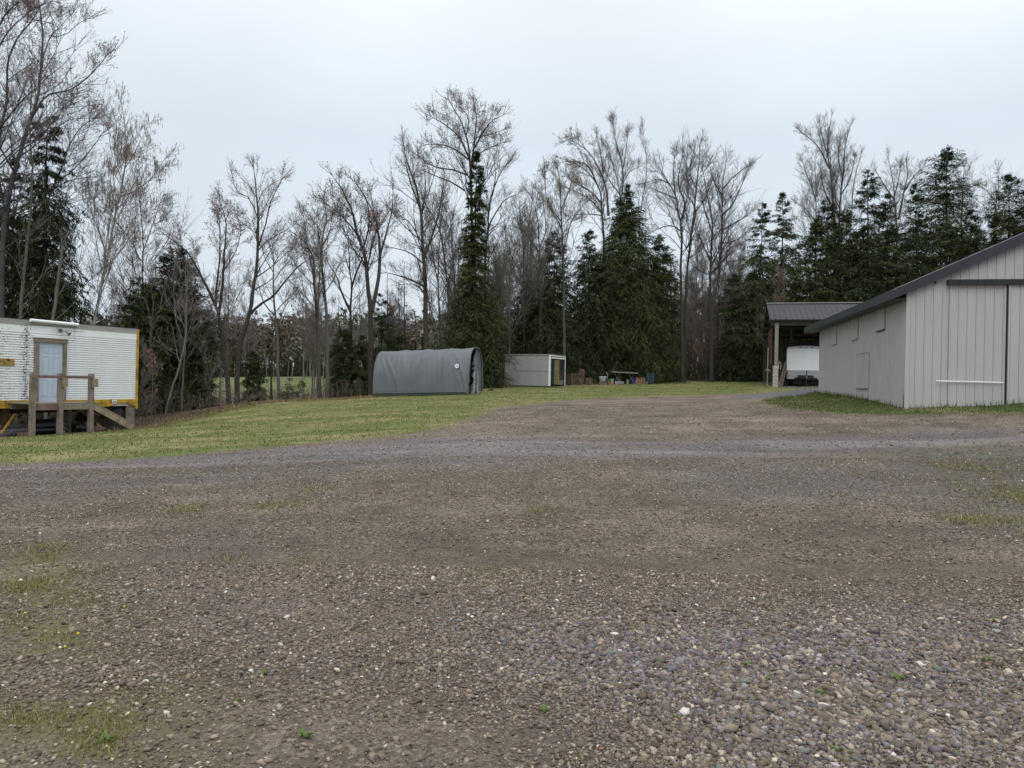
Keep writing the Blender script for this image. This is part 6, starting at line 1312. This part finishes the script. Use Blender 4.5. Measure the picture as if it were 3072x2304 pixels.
for k, (zx, zt_, w_, Y, lb) in enumerate([
   (-60,620,170,60,'hemlock crowned by the tall bare pair, straight above the pole shed'), (90,700,150,61,'hemlock filling the gap left of the narrow pointed one over the barn'), (410,590,130,62.5,'hemlock with a thin top right of the narrow pointed one'),
   (640,510,150,63,'hemlock leaning on the left shoulder of the broad one'), (1060,720,140,61.5,'shorter hemlock in the dip between the two highest over the barn'), (1470,580,120,61,'hemlock cut by the right picture edge'),
   (200,860,190,58,'low hemlock just above the shed roof ridge'), (430,830,180,58.5,'low hemlock right of the shed ridge'), (640,800,180,59,'low hemlock over the barn eave'), (860,780,190,59,'low hemlock before the broad one'), (1080,860,170,58,'low hemlock over the middle of the barn rake'), (-140,780,160,57.5,'low hemlock behind the left corner of the shed'), (1230,760,150,60,'low hemlock left of the rightmost dense one')]):
    conifer(lb, Y, zp(7, zx), z(7, (zx+random.uniform(-15, 15), zt_))[0], 1150, hw(7, (zt_+50,w_*.22),(zt_+130,w_*.45),(zt_+260,w_*.7),(zt_+450,w_),(1500,w_)), nb=560, twigs=11, leafs=4, size=.27, droop=.4, cols=NG if k % 2 else NB, name='hemlock_tree')
conifer('yellow-green hemlock behind the right edge of the barn roof', 57, zp(7, 1000), z(7, (1000, 980))[0], 1150, hw(7, (1040,40),(1150,90),(1400,130)), nb=260, twigs=11, leafs=4, size=.25, droop=.4, cols=NG, name='hemlock_tree')

# --- filler woods: copies of a few slim bare trees and shaded conifers deeper in
def proto_bare(name, label, H, r_, n_f, bark, buds, group):
    st = [[np.array([(0, 0, -.1), (.1, .05, H*.3), (-.05, .1, H*.6), (.12, 0, H)]), r_, .012, .25]]
    for k in range(n_f):
        h0 = rng.uniform(.2, .6)*H; a = rng.uniform(0, 6.28); st.append([np.array([(0, 0, h0), (math.cos(a)*H*.06, math.sin(a)*H*.06, h0+H*.15), (math.cos(a)*H*.12, math.sin(a)*H*.12, h0+H*.33)]), r_*.45, .01, .2])
    (tv, tf, tcx), (cv_, cf, cc) = bare_geom(st, bark, buds=buds, dens=1.0, spread=.13, budn=.4, fine=.006)
    root = empty(name, (0, 0, -50), label, 'tree', 0, group); mesh_np('trunk', tv, tf, M_bark, root, tcx, True); mesh_np('crown', cv_, cf, M_branch, root, cc); return root
GRP = 'thin bare trees deeper in the woods'
LBL = {'l': 'thin bare tree deeper in the woods between the birch and the grey shelter', 'm': 'thin bare tree deeper in the woods behind the slim fir and the box', 'r': 'thin bare tree deeper in the woods between the big hemlock and the shed'}
pr_ = [proto_bare('bare_tree', LBL['l'], h, r_, nf, bk, bd, GRP) for h, r_, nf, bk, bd in [(9, .07, 3, BKG, 'mix'), (11, .07, 4, BKL, 'pale'), (7.5, .05, 3, BK, 'brown'), (12, .08, 5, BKG, 'pink'), (8.5, .05, 4, BKL, 'green')]]
used = [False]*5
spots = []
for px, Y, hh, w_ in ([(rng.uniform(620, 1120), rng.uniform(47, 60), rng.uniform(.55, .95), 'l') for _ in range(9)]+[(rng.uniform(1160, 1650), rng.uniform(53, 68), rng.uniform(.75, 1.15), 'm') for _ in range(26)]
                      +[(rng.uniform(1980, 2240), rng.uniform(58, 72), rng.uniform(.7, 1.05), 'r') for _ in range(20)]+[(rng.uniform(2240, 2320), rng.uniform(62, 70), rng.uniform(.8, 1.), 'r') for _ in range(6)]+[(rng.uniform(330, 620), rng.uniform(44, 56), rng.uniform(.7, 1.0), 'l') for _ in range(9)]):
    u = (px-1536)/FPX; x_ = Y*u*cr; k = random.randrange(5); loc = (x_, Y, g1(x_, Y)-.05)
    if used[k]: o = copy_thing(pr_[k], loc, rng.uniform(0, 6.28), hh, LBL[w_], GRP)
    else: used[k] = True; o = pr_[k]; o.location = loc; o.rotation_euler[2] = 1; o.scale = (hh,)*3; o['label'] = LBL[w_]
# shaded conifers deep in the woods
def proto_con(H, w_, cols):
    (tv, tf, tcx), (cv_, cf, cc) = conifer_geom(H, [(0, w_), (.3, w_*.95), (.6, w_*.6), (.85, w_*.25), (1, .03)], 330, 10, 4, .28, .4, cols)
    root = empty('hemlock_tree', (0, 0, -50), 'x', 'tree', 0, 'x'); mesh_np('trunk', tv, tf, M_bark, root, tcx, True); mesh_np('crown', cv_, cf, M_needle, root, cc); return root
pc = [proto_con(7, 1.9, NB), proto_con(9, 2.2, NG), proto_con(5, 1.6, NB)]; used = [False]*3
for px, Y, s_, lb, gp in ([(x_, 66+3*random.random(), 1.15+.3*random.random(), 'shaded hemlock deep behind the trees over the barn and shed', 'shaded hemlocks behind the barn') for x_ in range(2340, 3120, 42)]
       +[(x_, 60+4*random.random(), .75+.25*random.random(), 'shaded hemlock deep behind the aluminium box and big hemlock', 'shaded hemlocks behind the middle of the woods') for x_ in range(1540, 2000, 42)]
       +[(x_, 58+6*random.random(), .55+.25*random.random(), 'low shaded hemlock deep in the woods behind the slim fir', 'low shaded hemlocks behind the slim fir') for x_ in range(1180, 1540, 90)]
       +[(x_, 60+6*random.random(), .5+.2*random.random(), 'low shaded hemlock between the big hemlock and the shed', 'low shaded hemlocks right of the big hemlock') for x_ in range(2040, 2260, 80)]
       +[(x_, 44+6*random.random(), .75+.35*random.random(), 'shaded hemlock deep behind trailer and pine', 'shaded hemlocks at the left') for x_ in range(-60, 560, 52)]):
    x_ = Y*(px-1536)/FPX*cr; k = random.randrange(3); loc = (x_, Y, g1(x_, Y)-.05)
    if used[k]: o = copy_thing(pc[k], loc, rng.uniform(0, 6.28), s_, lb, gp)
    else: used[k] = True; o = pc[k]; o.location = loc; o.scale = (s_,)*3; o['label'] = lb; o['group'] = gp

# --- brush under the trees (stuff)
def brush(name, n, xr_, yf, hmax, cols, label, leafy=.3):
    xx = rng.uniform(*xr_, n); yy = yf(xx)+rng.uniform(0, 1, n)**1.3*9; zz_ = G(xx, yy)-.02
    p = np.stack([xx, yy, zz_], 1); d_ = unit(np.stack([rng.normal(0, .35, n), rng.normal(0, .35, n), np.ones(n)], 1)); l = rng.uniform(.3, 1, n)*hmax
    b1 = grow(p, d_, l, 4, .05, .14); a = segs(b1, np.clip(l*.007, .005, .014), np.full(n, .004)); p2, d2, l2, _ = kids(b1, l, 5, .25, 1, .6, .45, .3); b2 = grow(p2, d2, l2, 2, .06, .15); a2 = segs(b2, np.full(len(l2), .006), np.full(len(l2), .0035))
    V, F = prisms(*[np.concatenate(q) for q in zip(a, a2)]); cl = np.array(cols)[rng.integers(0, len(cols), len(F)//3)]; C_ = np.repeat(cl, 6, 0)
    e_ = b2[:, -1]; e_ = e_[rng.random(len(e_)) < leafy]; m_ = len(e_); CF = [F]
    q = e_[:, None]+rng.normal(0, .03, (m_, 4, 3)); V2 = q.reshape(-1, 3); F2 = np.arange(m_)[:, None]*4+np.array([[0, 1, 2, 3]]); c2 = np.array([(.16,.10,.065),(.10,.11,.04),(.20,.13,.08),(.12,.08,.06)])[rng.integers(0, 4, m_)]
    o = mesh_np(name, np.concatenate([V, V2]), [F, F2+len(V)], M_branch, col=np.concatenate([C_, np.repeat(c2, 4, 0)])); return tag(o, label, 'brush', kind='stuff')
bk_f = lambda x_: np.interp(x_, [-60, -40, -15.6, -13.6, -11.5, -8.2, -5.5, -1.5, 2, 6, 12, 24, 60], [8, 10, 23.2, 28.3, 32.5, 37.5, 40.5, 47, 52.5, 53.2, 56.5, 55, 50])+.5
brush('brush', 420, (-14.5, -3), lambda x_: bk_f(x_)+.3, 1.0, [(.12,.10,.085),(.08,.07,.06),(.15,.13,.11)], 'tangle of bare twigs along the left edge of the woods', .12)
brush('brush', 1400, (-4, 8), lambda x_: bk_f(x_)+1.5, 2.4, [(.12,.11,.09),(.09,.085,.07),(.14,.14,.11)], 'bare brush behind the shelter and the aluminium box', .2)
brush('brush', 1300, (7, 19), lambda x_: bk_f(x_)+.8, 3.4, [(.15,.10,.085),(.11,.08,.07),(.12,.11,.10)], 'reddish brush between the big hemlock and the shed', .5)
brush('brush', 500, (-30, -14), lambda x_: 29+0*x_, 1.6, [(.10,.085,.07),(.07,.06,.05)], 'dead twigs and brush behind the trailer', .3)
# leaf litter pieces at the back edge of the lawn
n = 30000; xx = rng.uniform(-15, 14, n); yy = bk_f(xx)-.5+np.abs(rng.normal(0, 2.2, n)); yy -= .5*(rng.random(n) < .1); zz_ = G(xx, yy)+.01
q = np.stack([xx, yy, zz_], 1)[:, None]+rng.normal(0, 1, (n, 3, 3))*np.array((.045, .045, .018)); V = q.reshape(-1, 3); F = np.arange(n*3).reshape(-1, 3)
o = mesh_np('fallen_leaves', V, F, M_branch, col=np.repeat(pick([(.17,.10,.06),(.23,.15,.10),(.10,.07,.05),(.26,.20,.14)], [.35,.25,.25,.15], n), 3, 0)); tag(o, 'brown fallen leaves under the edge of the woods', 'leaves', kind='stuff')

# --- far woods beyond the field: reddish brown mass read as one
def far_wood(n, x0, x1, y0, y1, h0, h1, label, cols, red=True):
    xx = rng.uniform(x0, x1, n); yy = rng.uniform(y0, y1, n); zz_ = G(xx, yy)-.1; H = rng.uniform(h0, h1, n)
    p = np.stack([xx, yy, zz_], 1); b1 = grow(p, unit(np.stack([rng.normal(0, .05, n), rng.normal(0, .05, n), np.ones(n)], 1)), H, 4, .1, .04); a = segs(b1, H*.010, np.full(n, .02))
    p2, d2, l2, _ = kids(b1, H, 12, .3, 1, .6, .22, .3); b2 = grow(p2, d2, l2, 3, .12, .12); a2 = segs(b2, np.full(len(l2), .035), np.full(len(l2), .015))
    p3, d3, l3, _ = kids(b2, l2, 5, .2, 1, .6, .5, .3); b3 = grow(p3, d3, l3, 1, .1, .1); a3 = segs(b3, np.full(len(l3), .02), np.full(len(l3), .012))
    V, F = prisms(*[np.concatenate(q_) for q_ in zip(a, a2, a3)]); cl = np.array(cols)[rng.integers(0, len(cols), len(F)//3)]; C_ = np.repeat(cl, 6, 0)
    e_ = np.concatenate([b3[:, -1], b2[:, 2]]); e_ = e_[rng.random(len(e_)) < .8]; m_ = len(e_); q_ = e_[:, None]+rng.normal(0, .2, (m_, 4, 3)); F2 = np.arange(m_)[:, None]*4+np.array([[0, 1, 2, 3]])
    c2 = (np.array([(.15,.105,.092),(.12,.08,.072),(.17,.135,.11),(.105,.085,.075),(.12,.115,.075)]) if red else np.array([(.17,.16,.13),(.14,.135,.11),(.20,.19,.15),(.12,.125,.09),(.16,.17,.10)]))[rng.integers(0, 5, m_)]
    o = mesh_np('far_woods', np.concatenate([V, q_.reshape(-1, 3)]), [F, F2+len(V)], M_branch, col=np.concatenate([C_, np.repeat(c2, 4, 0)])); return tag(o, label, 'woods', kind='stuff')
far_wood(1250, -85, 12, 142, 172, 7, 12, 'far reddish brown woods beyond the green field', [(.12,.085,.075),(.09,.07,.062),(.15,.13,.115)])
far_wood(160, -30, 30, 90, 120, 5, 9, 'bare woods beyond the middle of the trees', [(.19,.18,.165),(.16,.155,.14)], False)
far_wood(160, 8, 40, 78, 110, 6, 10, 'bare woods far behind the shed and the red thicket', [(.18,.16,.145),(.15,.135,.125)], False)
# dark row of little evergreens at the far end of the field
for k, px in enumerate(range(600, 1060, 24)):
    Y = 132+4*random.random(); x_ = Y*(px-1536)/FPX*cr; s_ = rng.uniform(.55, .9); copy_thing(pc[k % 3], (x_, Y, g1(x_, Y)), rng.uniform(0, 6), s_, 'small dark evergreen in the row at the far end of the field', 'evergreens at the far end of the field')
print('trees', tree_count)
for o in bpy.data.objects:
    if o.get('category') and not o.get('kind'): o['kind'] = 'thing'
